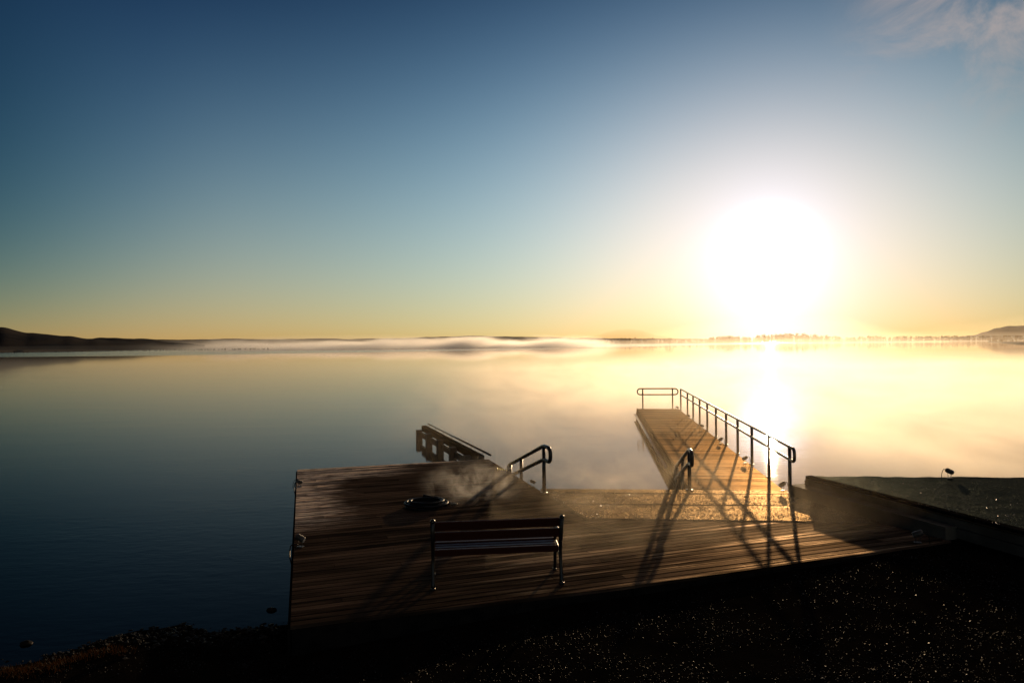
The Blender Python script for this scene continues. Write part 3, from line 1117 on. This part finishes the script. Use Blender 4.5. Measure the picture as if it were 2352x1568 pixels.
for _ in range(60000):
    y = 5.6 + 6.5 * rr.random() ** 1.3
    half = y * 0.78 + 0.3
    x = rr.uniform(-half, half)
    z = gz(x, y)
    if z < -0.02: continue
    if x > -2.5 and y > front_edge(x) - 0.02: continue
    if x > 7.2 and y > 9: continue
    cl = noise.noise(Vector((x * 1.1, y * 2.2, 9))) + 0.5 * noise.noise(Vector((x * 4, y * 6, 2)))
    if rr.random() > 0.55 + 0.9 * cl: continue
    pebble(x, y, z, 0.0045 + 0.008 * rr.random() ** 2 + (0.014 if rr.random() < 0.006 else 0))
M_pb = mat('wet_pebbles', (0.006, 0.005, 0.0045), 0.52, 0, 0.12)
o = obj('gravel', mb_v, mb_f, M_pb)
tag(o, 'fine wet black gravel glinting in front of the deck', 'gravel', kind='stuff')

mb_v, mb_f = [], []
for _ in range(900):
    t_ = rr.random() ** 0.8
    p = shA + sh * (-1.0 + 5.2 * t_)
    off = rr.gauss(-0.02, 0.22)
    x, y = p.x + sn.x * off, p.y + sn.y * off
    pebble(x, y, max(gz(x, y), -0.03), rr.uniform(0.012, 0.05), 0.5)
M_st = rough_mat('wet_shore_stones', (0.006, 0.005, 0.0045), (0.012, 0.010, 0.008), 0.55, 30, 0.4, 0.006, 0.05)
tag(obj('shore_stones', mb_v, mb_f, M_st), 'scatter of wet black stones along the waterline at lower left', 'stones', kind='stuff')


def rock(px, py, s_, label):
    p = ground(px, py, 0)
    bm = bmesh.new(); bmesh.ops.create_icosphere(bm, subdivisions=3, radius=1)
    for v in bm.verts:
        k = 1 + 0.28 * noise.noise(v.co * 1.7 + Vector((px, py, 0)))
        v.co = Vector((v.co.x * s_ * 1.5 * k, v.co.y * s_ * k, v.co.z * s_ * 0.7 * k))
    bm.verts.index_update()
    o = obj('rock', [v.co.copy() for v in bm.verts], [[v.index for v in f.verts] for f in bm.faces], M_st, None, True, (p.x, p.y, 0.005))
    bm.free()
    tag(o, label, 'rock')
rock(623, 1401, 0.045, 'small black rock alone in the water beside the deck corner')
rock(60, 1478, 0.05, 'small black rock in the shallows at the lower left corner')

# dry orange weed at the lower left waterline
mb_v, mb_f = [], []
for _ in range(1500):
    c = rr.choice([(20, 1538), (60, 1540), (100, 1525), (150, 1520), (215, 1505), (40, 1550), (265, 1502), (120, 1540), (190, 1512), (30, 1530)])
    p = ground(c[0] + rr.gauss(0, 22), c[1] + rr.gauss(0, 7), 0.05)
    z = gz(p.x, p.y)
    a = rr.random() * 6.28; L = rr.uniform(0.015, 0.05); wd = 0.004
    b = len(mb_v)
    ox, oy = math.cos(a) * wd, math.sin(a) * wd
    lx, ly = rr.uniform(-.6, .6) * L, rr.uniform(-.6, .6) * L
    mb_v += [(p.x - ox, p.y - oy, z), (p.x + ox, p.y + oy, z), (p.x + lx, p.y + ly, z + L)]
    mb_f.append((b, b + 1, b + 2))
M_weed = mat('dry_orange_weed', (0.028, 0.013, 0.004), 0.6, 0, 0.1)
n = N(M_weed.node_tree); b_ = M_weed.node_tree.nodes['Principled BSDF']
tr = n.new('ShaderNodeBsdfTranslucent'); tr.inputs[0].default_value = (0.035, 0.015, 0.004, 1)
ad = n.new('ShaderNodeMixShader'); ad.inputs[0].default_value = 0.5
n.link(b_.outputs[0], ad.inputs[1]); n.link(tr.outputs[0], ad.inputs[2])
n.link(ad.outputs[0], M_weed.node_tree.nodes['Material Output'].inputs[0])
tag(obj('dry_weed', mb_v, mb_f, M_weed), 'low tufts of orange weed on the stones at the lower left', 'weed', kind='stuff')
# small dry grass tufts at the foot of the deck
for (px, py, lab) in ((1425, 1350, 'tiny pale grass tuft at the foot of the deck below the left shadows'),
                      (1724, 1318, 'tiny pale grass tuft in the gravel below the right half of the deck')):
    mb_v, mb_f = [], []
    p0 = ground(px, py + 6, 0.33)
    for _ in range(46):
        x = p0.x + rr.gauss(0, 0.05); y = p0.y + rr.gauss(0, 0.03) - 0.02
        z = gz(x, y); L = rr.uniform(0.04, 0.11); b = len(mb_v); a = rr.random() * 6.28
        ox, oy = math.cos(a) * .0022, math.sin(a) * .0022
        mb_v += [(x - ox, y - oy, z), (x + ox, y + oy, z), (x + rr.uniform(-.5, .5) * L, y + rr.uniform(-.5, .5) * L, z + L)]
        mb_f.append((b, b + 1, b + 2))
    tag(obj('grass_tuft', mb_v, mb_f, M_weed), lab, 'grass')

# ------------------------------------------------------------------ far shores, hills, trees
M_land = rough_mat('far_shore_grass', (0.030, 0.020, 0.013), (0.055, 0.035, 0.020), 0.9, 0.35, 0.6, 0.5, 0.1, 0.03)
M_hill = rough_mat('dark_hill', (0.010, 0.009, 0.009), (0.024, 0.018, 0.015), 0.95, 0.08, 0.6, 2.0, 0.05, 0.012)
M_mount = bpy.data.materials.new('far_mountain_in_haze')      # so far off that only a thin shade of it is left in the haze
M_mount.use_nodes = True
_n = N(M_mount.node_tree)
M_mount.node_tree.nodes.remove(M_mount.node_tree.nodes['Principled BSDF'])
_a = _n.new('ShaderNodeVolumeAbsorption'); _a.inputs['Color'].default_value = (0.75, 0.6, 0.5, 1); _a.inputs['Density'].default_value = 0.0011
_n.link(_a.outputs[0], M_mount.node_tree.nodes['Material Output'].inputs['Volume'])
M_tree = rough_mat('dark_foliage', (0.03, 0.028, 0.012), (0.05, 0.04, 0.018), 0.85, 0.8, 0.4, 0.2, 0.1, 0.2)
_n = N(M_tree.node_tree)
_t = _n.new('ShaderNodeBsdfTranslucent'); _t.inputs[0].default_value = (0.30, 0.17, 0.05, 1)
_m = _n.new('ShaderNodeMixShader'); _m.inputs[0].default_value = 0.55
_n.link(M_tree.node_tree.nodes['Principled BSDF'].outputs[0], _m.inputs[1]); _n.link(_t.outputs[0], _m.inputs[2])
_n.link(_m.outputs[0], M_tree.node_tree.nodes['Material Output'].inputs[0])


def ridge(name, prof, Y, depth, m, nz=1.0, steps=5, parent=None):
    """a hill whose crest follows prof = [(px, py)] at distance Y"""
    xs = []
    for i in range(len(prof) - 1):
        (xa, ya), (xb, yb) = prof[i], prof[i + 1]
        k = max(1, int((xb - xa) / 6))
        for j in range(k):
            t_ = j / k
            tt = t_ * t_ * (3 - 2 * t_)
            xs.append((xa + (xb - xa) * t_, ya + (yb - ya) * tt))
    xs.append(prof[-1])
    vs, fs = [], []
    rows = 2 * steps + 1
    for (px, py) in xs:
        p = pt(px, py, Y)
        top = max(0.05, p.z) + nz * noise.noise(Vector((p.x * 6 / Y * 10, 0, Y))) * Y * 0.0006
        for r_ in range(rows):
            s_ = (r_ - steps) / steps
            hgt = (math.cos(s_ * math.pi) * 0.5 + 0.5)
            yy = Y + s_ * depth
            k = yy / Y
            z = -0.6 + (top + 0.6) * hgt
            z += nz * noise.noise(Vector((p.x * .02, yy * .02, 1))) * Y * 0.0008 * (1 - hgt) * hgt * 4
            vs.append((p.x * k, yy, z))
    for i in range(len(xs) - 1):
        for r_ in range(rows - 1):
            a = i * rows + r_
            fs.append((a, a + rows, a + rows + 1, a + 1))
    o = obj(name, vs, fs, m, parent, True)
    return o


tag(ridge('hill', [(-260, 728), (-120, 738), (0, 751), (66, 764), (150, 771), (205, 777.5), (270, 783), (340, 788), (420, 793)], 900, 260, M_hill), kind='structure')
tag(ridge('hill', [(130, 792), (190, 780), (235, 775), (265, 775.5), (300, 778), (345, 782), (400, 786), (470, 791)], 1100, 200, M_hill), kind='structure')
tag(ridge('distant_hills', [(240, 784), (285, 779), (325, 777), (360, 779.5), (420, 780), (470, 779), (540, 777.5), (600, 779), (660, 778.5), (740, 777), (800, 778.5), (860, 777), (930, 776.5), (975, 774), (1040, 772.5), (1085, 770.5),
                             (1120, 772), (1180, 773), (1260, 774), (1330, 776), (1420, 777), (1560, 778), (1700, 779)], 3000, 700, M_hill, 0.7), kind='structure')
tag(ridge('distant_mountain', [(1350, 773), (1372, 769), (1395, 761), (1420, 755.5), (1447, 754), (1470, 757), (1490, 763), (1512, 770), (1540, 774)], 4000, 500, M_mount, 0.5), kind='structure')
tag(ridge('hill', [(2180, 776), (2235, 770), (2262, 762), (2290, 753), (2320, 748.5), (2352, 747.5), (2420, 748), (2500, 758), (2600, 770)], 2300, 500, M_hill, 0.7), kind='structure')


def shore(name, near, back, zt, m):
    """a low strip of land: near = [(px, py)] of its waterline, back = how far it reaches"""
    xs = []
    for i in range(len(near) - 1):
        (xa, ya), (xb, yb) = near[i], near[i + 1]
        k = max(1, int((xb - xa) / 12))
        for j in range(k):
            t_ = j / k
            xs.append((xa + (xb - xa) * t_, ya + (yb - ya) * t_))
    xs.append(near[-1])
    vs, fs = [], []
    prof = [(0, -0.3), (0.02, 0.12), (0.15, 0.35), (0.35, 0.75), (0.6, 1.0), (1.0, 1.0), (1.1, -0.5)]
    rows = len(prof)
    for (px, py) in xs:
        p = ground(px, py, 0)
        wob = 1 + 0.03 * noise.noise(Vector((px * 0.03, 0, 0)))
        for (t_, zz) in prof:
            k = 1 + t_ * back / p.y
            z = zz * zt * (1 + 0.5 * noise.noise(Vector((p.x * .05, p.y * k * .05, 2)))) if zz > 0 else zz
            vs.append((p.x * k * 1.0, p.y * k * wob, z))
    for i in range(len(xs) - 1):
        for r_ in range(rows - 1):
            a = i * rows + r_
            fs.append((a, a + rows, a + rows + 1, a + 1))
    return tag(obj(name, vs, fs, m, None, True), kind='structure')


shore('shore', [(-500, 812), (0, 810), (150, 808), (350, 803.5), (520, 801), (700, 799)], 420, 1.5, M_land)
shore('shore', [(690, 799.4), (760, 798.6), (900, 797.3), (1060, 796), (1250, 793.5)], 300, 0.7, M_land)
shore('shore', [(1290, 791.5), (1400, 790), (1600, 788.5), (1800, 786.5), (2000, 784.5), (2200, 782.5), (2352, 782), (2700, 781)], 900, 2.0, M_land)
shore('shore', [(2268, 786), (2300, 788.5), (2352, 791.5), (2600, 796)], 200, 1.0, M_land)


def wood(name, spots, label, seed=1, m=M_tree):
    """far trees: spots = (px, ground py, height px, Y, spread px, count, conifer share)"""
    r2 = random.Random(seed)
    V, Fc = [], []
    for (px, hpx, Y, spread, cnt, con) in spots:
        for _ in range(cnt):
            x = px + r2.uniform(-spread, spread)
            yy = Y * r2.uniform(0.97, 1.05)
            base = pt(x, 784, yy)
            hgt = hpx * yy / F * r2.uniform(0.55, 1.05)
            wdt = hgt * (0.16 if r2.random() < con else 0.36)
            conif = wdt < hgt * 0.2
            n_ = 26
            z0 = 0.8
            b = len(V)      # trunk
            for (tx, tz) in ((-.02, 0), (.02, 0), (.006, .8), (-.006, .8)):
                V.append((base.x + tx * hgt, yy, z0 + tz * hgt))
            Fc.append((b, b + 1, b + 2, b + 3))
            for k in range(n_):
                t_ = r2.random() ** (0.8)
                if conif:
                    rad = wdt * (1 - t_) + 0.02 * hgt
                    z = 0.1 + 0.9 * t_
                else:
                    rad = wdt * math.sqrt(max(0.03, 1 - (2 * t_ - 1) ** 2))
                    z = 0.12 + 0.85 * t_
                a = r2.random() * 6.28
                q = math.sqrt(r2.random())
                c = Vector((base.x + rad * q * math.cos(a), yy + rad * q * math.sin(a), z0 + z * hgt))
                s_ = hgt * r2.uniform(0.07, 0.15) * (0.7 if conif else 1)
                b = len(V)
                for _k in range(4):
                    V.append(c + Vector((r2.uniform(-1, 1), r2.uniform(-.6, .6), r2.uniform(-.8, .9))) * s_)
                Fc.extend([(b, b + 1, b + 2), (b, b + 2, b + 3), (b, b + 1, b + 3), (b + 1, b + 2, b + 3)])
    return obj(name, V, Fc, m)


sp_ = []
for px in range(1330, 2352, 12):
    h = 7
    if px < 1500: h = 12 + 2 * math.sin(px * .11)
    elif px < 1620: h = 9 + 2 * math.sin(px * .2)
    elif px < 1740: h = 16 - abs(px - 1672) * 0.05
    elif px < 1900: h = 21 - abs(px - 1810) * 0.06 + 2 * math.sin(px * .3)
    elif px < 2080: h = 12 + 2 * math.sin(px * .07)
    else: h = 12
    Y = 1500 - (px - 1300) * 0.25
    sp_.append((px, h * 0.98, Y, 10, 16 if 1600 < px < 1900 else 14, 0.35 if px > 1640 else 0.6))
o = wood('far_wood', sp_, '', 5)
tag(o, 'long far line of hazy golden trees below the sun on the far shore', 'woodland', kind='stuff')
def far_tree(px, hpx, Y, wid, label, seed):
    r2 = random.Random(seed)
    b0_ = pt(px, 784, Y); h = hpx * Y / F
    t_ = empty('tree', (b0_.x, Y, 0.6))
    tag(t_, label, 'tree', 'single trees on the far shore')
    m_ = MB(); m_.tube([(0, 0, 0), (0.02 * h, 0, 0.4 * h), (-0.02 * h, 0, 0.75 * h)], [0.04 * h, 0.03 * h, 0.012 * h], 6)
    m_.build('trunk', M_beam, t_)
    V, Fc = [], []
    for k in range(170):
        u_ = r2.random()
        rad = wid * h * math.sqrt(max(0.05, 1 - (2 * u_ - 1) ** 2)) * r2.uniform(0.5, 1.1)
        a = r2.random() * 6.28
        c = Vector((rad * math.cos(a), rad * 0.6 * math.sin(a), (0.10 + 0.86 * u_) * h * (1 - 0.25 * (rad / (wid * h)) ** 2 * u_)))
        s_ = h * r2.uniform(0.05, 0.11); b = len(V)
        for _k in range(4):
            V.append(c + Vector((r2.uniform(-1, 1), r2.uniform(-.6, .6), r2.uniform(-.8, .8))) * s_)
        Fc.extend([(b, b + 1, b + 2), (b, b + 2, b + 3), (b, b + 1, b + 3)])
    obj('crown', V, Fc, M_tree, t_)


far_tree(1538, 15, 880, 0.75, 'broad bushy tree on the far shore halfway between the far mountain and the sun', 3)
far_tree(1497, 9, 930, 1.0, 'low wide bush on the far shore just left of the broad bushy tree', 4)
far_tree(1672, 19, 950, 0.95, 'tallest rounded tree on the far shore left of the point below the sun', 5)
far_tree(1712, 15, 960, 0.35, 'narrow tree on the far shore beside the tallest rounded tree', 6)

o = wood('shore_bushes', [(px, 6 + 3 * math.sin(px * .05), 620, 6, 4, 0.0) for px in range(2275, 2420, 8)], '', 9)
tag(o, 'dark bushes on the near spit of shore at the right edge of the lake', 'bushes', kind='stuff')
o = wood('shore_scrub', [(px, 4.2, 330 + max(0, px) * 0.18, 9, 5, 0.0) for px in range(-60, 620, 10)], '', 15, M_land)
tag(o, 'low brown scrub along the left far shore', 'scrub', kind='stuff')

# ------------------------------------------------------------------ mist
def vol_mat(name, density, aniso=0.7, color=(1, 1, 1), noisef=None):
    m = bpy.data.materials.new(name)
    m.use_nodes = True
    nt = m.node_tree
    nt.nodes.remove(nt.nodes['Principled BSDF'])
    n = N(nt)
    v = n.new('ShaderNodeVolumeScatter')
    v.inputs['Color'].default_value = (*color, 1)
    v.inputs['Anisotropy'].default_value = aniso
    v.inputs['Density'].default_value = density
    if noisef:
        n.link(noisef(n), v.inputs['Density'])
    n.link(v.outputs[0], nt.nodes['Material Output'].inputs['Volume'])
    return m


def vol_prism(name, prof, x0, x1, m, label, ang=0.0):
    """prof = [(y, z_top)], bottom under the water"""
    vs, fs = [], []
    for (y, z) in prof:
        vs += [(x0 * (y / prof[0][0] if y > 400 else 1), y, z), (x1 * (y / prof[0][0] if y > 400 else 1), y, z)]
    n_ = len(prof)
    for (y, z) in prof:
        k = (y / prof[0][0] if y > 400 else 1)
        vs += [(x0 * k, y, -0.4), (x1 * k, y, -0.4)]
    for i in range(n_ - 1):
        a = 2 * i; c = 2 * n_ + 2 * i
        fs += [(a, a + 1, a + 3, a + 2), (c, c + 2, c + 3, c + 1), (a, a + 2, c + 2, c), (a + 1, c + 1, c + 3, a + 3)]
    fs += [(0, 2 * n_, 2 * n_ + 1, 1), (2 * n_ - 2, 2 * n_ - 1, 4 * n_ - 1, 4 * n_ - 2)]
    o = obj(name, vs, fs, m)
    bm = bmesh.new(); bm.from_mesh(o.data); bmesh.ops.recalc_face_normals(bm, faces=bm.faces[:]); bm.to_mesh(o.data); bm.free()
    tag(o, label, 'mist', kind='stuff')
    return o


vol_prism('lake_mist', [(13, -0.05), (17, 0.5), (26, 0.9), (60, 1.3), (140, 1.5)], -260, 260, vol_mat('lake_mist', 0.0035, 0.7),
          'thin golden mist lying over the whole near lake')


def lake_density(n):
    X, Y, Z = n.sep(n.coords())
    a = n.noise(n.coords((0.30, 0.16, 0.7)), 1.0, 5, 0.6, 0.9)
    d = n.smooth(a, 0.33, 0.68, 0.25, 1.7)
    d = n.math('MULTIPLY', d, n.smooth(Z, 1.0, -0.6))
    side = n.smooth(n.math('MULTIPLY_ADD', Y, 0.10, X), -27, -12, 0.0, 1.0)
    d = n.math('MULTIPLY', d, side)
    ys = n.math('SUBTRACT', Y, n.smooth(X, -14.5, -18, 0.0, 5.5))
    d = n.math('MULTIPLY', d, n.smooth(ys, -40.5, -34))
    d = n.math('MULTIPLY', d, n.smooth(Y, -30, 12, 1.0, 0.28))
    pr = n.math('MULTIPLY', n.math('MULTIPLY', n.smooth(X, -20, -15.5), n.smooth(X, -8, -10.5)), n.smooth(Y, -16, -20))
    d = n.math('MULTIPLY', d, n.math('SUBTRACT', 1.0, n.math('MULTIPLY', pr, 0.68)))
    d = n.math('MULTIPLY', d, n.smooth(X, -13, -8, 1.0, 1.5))
    over = n.math('MULTIPLY', n.smooth(X, -12.2, -11.2), n.smooth(Y, -35.5, -37))
    d = n.math('MULTIPLY', d, n.math('SUBTRACT', 1.0, over))
    return n.math('MULTIPLY', d, 0.095)


V = [(-46, -40.5, -1.2), (62, -40.5, -1.2), (62, 45, -1.2), (-46, 45, -1.2), (-46, -40.5, 1.0), (62, -40.5, 1.0), (62, 45, 1.0), (-46, 45, 1.0)]
o = obj('lake_steam', V, [(3, 2, 1, 0), (4, 5, 6, 7), (0, 1, 5, 4), (1, 2, 6, 5), (2, 3, 7, 6), (3, 0, 4, 7)],
        vol_mat('lake_steam', 0.05, 0.62, (0.98, 0.80, 0.56), lake_density), None, False, (18, 50.5, 0.85))
tag(o, 'bright golden steam drifting on the sunlit water around the pier', 'mist', kind='stuff')
vol_prism('far_haze', [(150, 1.2), (400, 4.0), (1200, 8.0), (3200, 13.0)], -400, 400, vol_mat('far_haze', 0.00008, 0.7, (1.0, 0.97, 0.92)),
          'thin haze in front of the distant hills and trees')

# haze lying in front of the sunlit shore, and behind it in front of the mountain
def haze_lens(name, Yc, half, top, r0, r1, m, label, cols=36):
    """a long bank that thins out to nothing at both ends and at its crest"""
    V, Fc = [], []
    for i in range(cols + 1):
        t_ = i / cols
        k = max(0.004, math.sin(math.pi * t_) ** 1.3)
        r_ = r0 + (r1 - r0) * t_
        wob = 1 + 0.25 * noise.noise(Vector((t_ * 7, Yc * .01, 0)))
        for (yy, zz) in ((Yc - half * k, -0.5), (Yc - half * k * 0.45, top * k * wob * 0.62), (Yc, top * k * wob), (Yc + half * k * 0.45, top * k * wob * 0.62), (Yc + half * k, -0.5)):
            V.append((r_ * yy, yy, zz))
    for i in range(cols):
        for k in range(5):
            a, b = 5 * i + k, 5 * i + (k + 1) % 5
            Fc.append((a, b, b + 5, a + 5))
    Fc += [(4, 3, 2, 1, 0), tuple(5 * cols + k for k in range(5))]
    o = obj(name, V, Fc, m)
    bm = bmesh.new(); bm.from_mesh(o.data); bmesh.ops.recalc_face_normals(bm, faces=bm.faces[:]); bm.to_mesh(o.data); bm.free()
    tag(o, label, 'mist', kind='stuff')


haze_lens('shore_haze', 690, 165, 30, 0.08, 0.70, vol_mat('sunward_haze', 0.0026, 0.7, (0.30, 0.28, 0.24)),
          'bright haze drowning the far trees right below the sun')
haze_lens('shore_haze', 1480, 260, 60, 0.45, 1.25, vol_mat('right_haze', 0.0011, 0.6, (0.42, 0.38, 0.32)),
          'faint haze in front of the dark hill at the right edge')
haze_lens('hill_haze', 1900, 420, 34, -0.75, 0.22, vol_mat('hill_haze', 0.0007, 0.55, (1, 0.98, 0.95)),
          'pale morning haze in front of the low distant hills')
haze_lens('shore_haze', 560, 260, 11, -0.12, 1.35, vol_mat('shore_haze', 0.0011, 0.7, (0.30, 0.28, 0.24)),
          'glowing low haze over the water in front of the tree lined shore')

# mist banks on the far water
def box_vol(name, lo, hi, m, label):
    c = (Vector(lo) + Vector(hi)) / 2
    d = (Vector(hi) - Vector(lo)) / 2
    V = [(sx * d.x, sy * d.y, sz * d.z) for sz in (-1, 1) for (sx, sy) in ((-1, -1), (1, -1), (1, 1), (-1, 1))]
    o = obj(name, V, [(3, 2, 1, 0), (4, 5, 6, 7), (0, 1, 5, 4), (1, 2, 6, 5), (2, 3, 7, 6), (3, 0, 4, 7)], m, None, False, c)
    tag(o, label, 'mist', kind='stuff')
    return o


def bank_density(dens, top, hx, x0, peak=None, sc=0.02):
    """soft-topped bank: local z runs from -half to +half height"""
    def f(n):
        co = n.coords()
        X, Y, Z = n.sep(co)
        a = n.noise(n.coords((sc, sc, sc * 5)), 1.0, 4, 0.6)
        lvl = n.lin(a, 0.32, 0.68, 0.32, 1.0)
        zz = n.math('DIVIDE', n.math('ADD', Z, top / 2), top)          # 0..1
        d = n.smooth(n.math('SUBTRACT', zz, lvl), 0.02, -0.55)
        ends = n.math('MULTIPLY', n.smooth(X, -hx, -hx * 0.45), n.smooth(X, hx, hx * 0.55))
        d = n.math('MULTIPLY', d, ends)
        if peak is not None:
            d = n.math('MULTIPLY', d, n.lin(X, -hx, hx, peak, 1.0))
        return n.math('MULTIPLY', d, dens)
    return f


M_bank = vol_mat('mist_bank', 0.016, 0.64, (1, 1, 1), bank_density(0.12, 10.5, 195, 0, 0.06))
b = box_vol('mist_bank', (-300, 500, 0.05), (90, 590, 10.55), M_bank, 'long low white mist bank on the water below the distant hills')
M_pl = vol_mat('steam_plume_far', 0.01, 0.5, (1, 1, 1), bank_density(0.012, 14.0, 26, 0, None, 0.05))
box_vol('steam_plume', (-220, 520, 0.05), (-168, 560, 14.05), M_pl, 'faint steam plume rising over the left far shore')
M_ge = vol_mat('geyser_steam', 0.02, 0.35, (1, 1, 1), bank_density(0.05, 12.0, 20, 0, None, 0.09))
box_vol('steam_puff', (-815, 1480, 6), (-775, 1510, 18), M_ge, 'tiny bright steam puff between the two left hills')


# steam over the deck
def steam_density(n):
    co = n.coords((1, 1, 1), out='Object')
    X, Y, Z = n.sep(co)
    a = n.noise(n.coords((1.0, 1.0, 1.4)), 1.5, 5, 0.62, 0.7)
    b = n.noise(n.coords((0.5, 0.5, 0.6), loc=(4, 2, 1)), 1.0, 2, 0.5)
    d = n.math('MULTIPLY', n.smooth(a, 0.36, 0.72), n.smooth(b, 0.35, 0.65))
    d = n.math('MULTIPLY', d, n.smooth(Z, 0.85, 0.15))
    d = n.math('MULTIPLY', d, 0.13)
    d = n.math('MULTIPLY', d, n.smooth(X, 1.8, 3.0, 1, 0.1))
    return n.math('ADD', d, n.math('MULTIPLY', n.smooth(Z, 0.8, 0.1), n.math('MULTIPLY', n.smooth(X, -2.9, -0.3, 0.0, 0.022), n.smooth(X, 2.6, 3.6, 1, 0.25))))


dc = Vector((2.6, 12.2, DZ + 0.03))
vs = [(-3.0, -3.0, 0), (4.0, -1.5, 0), (4.0, 3.6, 0), (-3.0, 4.0, 0)]
V = [Vector(v) for v in vs] + [Vector((v[0], v[1], 0.9)) for v in vs]
o = obj('deck_steam', V, [(3, 2, 1, 0), (4, 5, 6, 7), (0, 1, 5, 4), (1, 2, 6, 5), (2, 3, 7, 6), (3, 0, 4, 7)], vol_mat('deck_steam', 0.1, 0.6, (1, 0.86, 0.64), steam_density), None, False, dc)
tag(o, 'wisps of low steam drifting across the ramp and the lit boards', 'steam', kind='stuff')

pc = ground(1075, 1160)


def puff_density(n):
    co = n.coords((1, 1, 1), out='Object')
    X, Y, Z = n.sep(co)
    a = n.noise(n.coords((1, 1, 1)), 2.6, 6, 0.65, 1.0)
    ln = n.new('ShaderNodeVectorMath', operation='LENGTH')
    mp = n.coords((1 / 1.25, 1 / 0.95, 1 / 0.62))
    n.link(mp, ln.inputs[0])
    f = n.smooth(ln.outputs['Value'], 1.0, 0.2)
    d = n.math('MULTIPLY', n.smooth(a, 0.44, 0.68), f)
    return n.math('MULTIPLY', d, 0.62)


bm = bmesh.new(); bmesh.ops.create_icosphere(bm, subdivisions=3, radius=1.0)
for v in bm.verts: v.co = Vector((v.co.x * 1.25, v.co.y * 0.95, v.co.z * 0.62))
bm.verts.index_update()
o = obj('steam_wisp', [v.co.copy() for v in bm.verts], [[v.index for v in f.verts] for f in bm.faces], vol_mat('steam_wisp', 0.5, 0.6, (1, 1, 1), puff_density), None, False,
        (pc.x + 0.1, pc.y + 0.5, DZ + 0.30))
bm.free()
tag(o, 'thick curl of steam rising from the deck right of the hose coil', 'steam', kind='stuff')

# ------------------------------------------------------------------ render settings
sc.view_settings.view_transform = 'Standard'
sc.view_settings.look = 'None'
sc.view_settings.exposure = 0
sc.view_settings.gamma = 1
sc.render.engine = 'CYCLES'
cy = sc.cycles
cy.use_denoising = True
cy.max_bounces = 8
cy.diffuse_bounces = 2
cy.glossy_bounces = 4
cy.volume_bounces = 2
cy.transparent_max_bounces = 16
cy.volume_max_steps = 256
cy.volume_step_rate = 1.0
cy.sample_clamp_indirect = 6
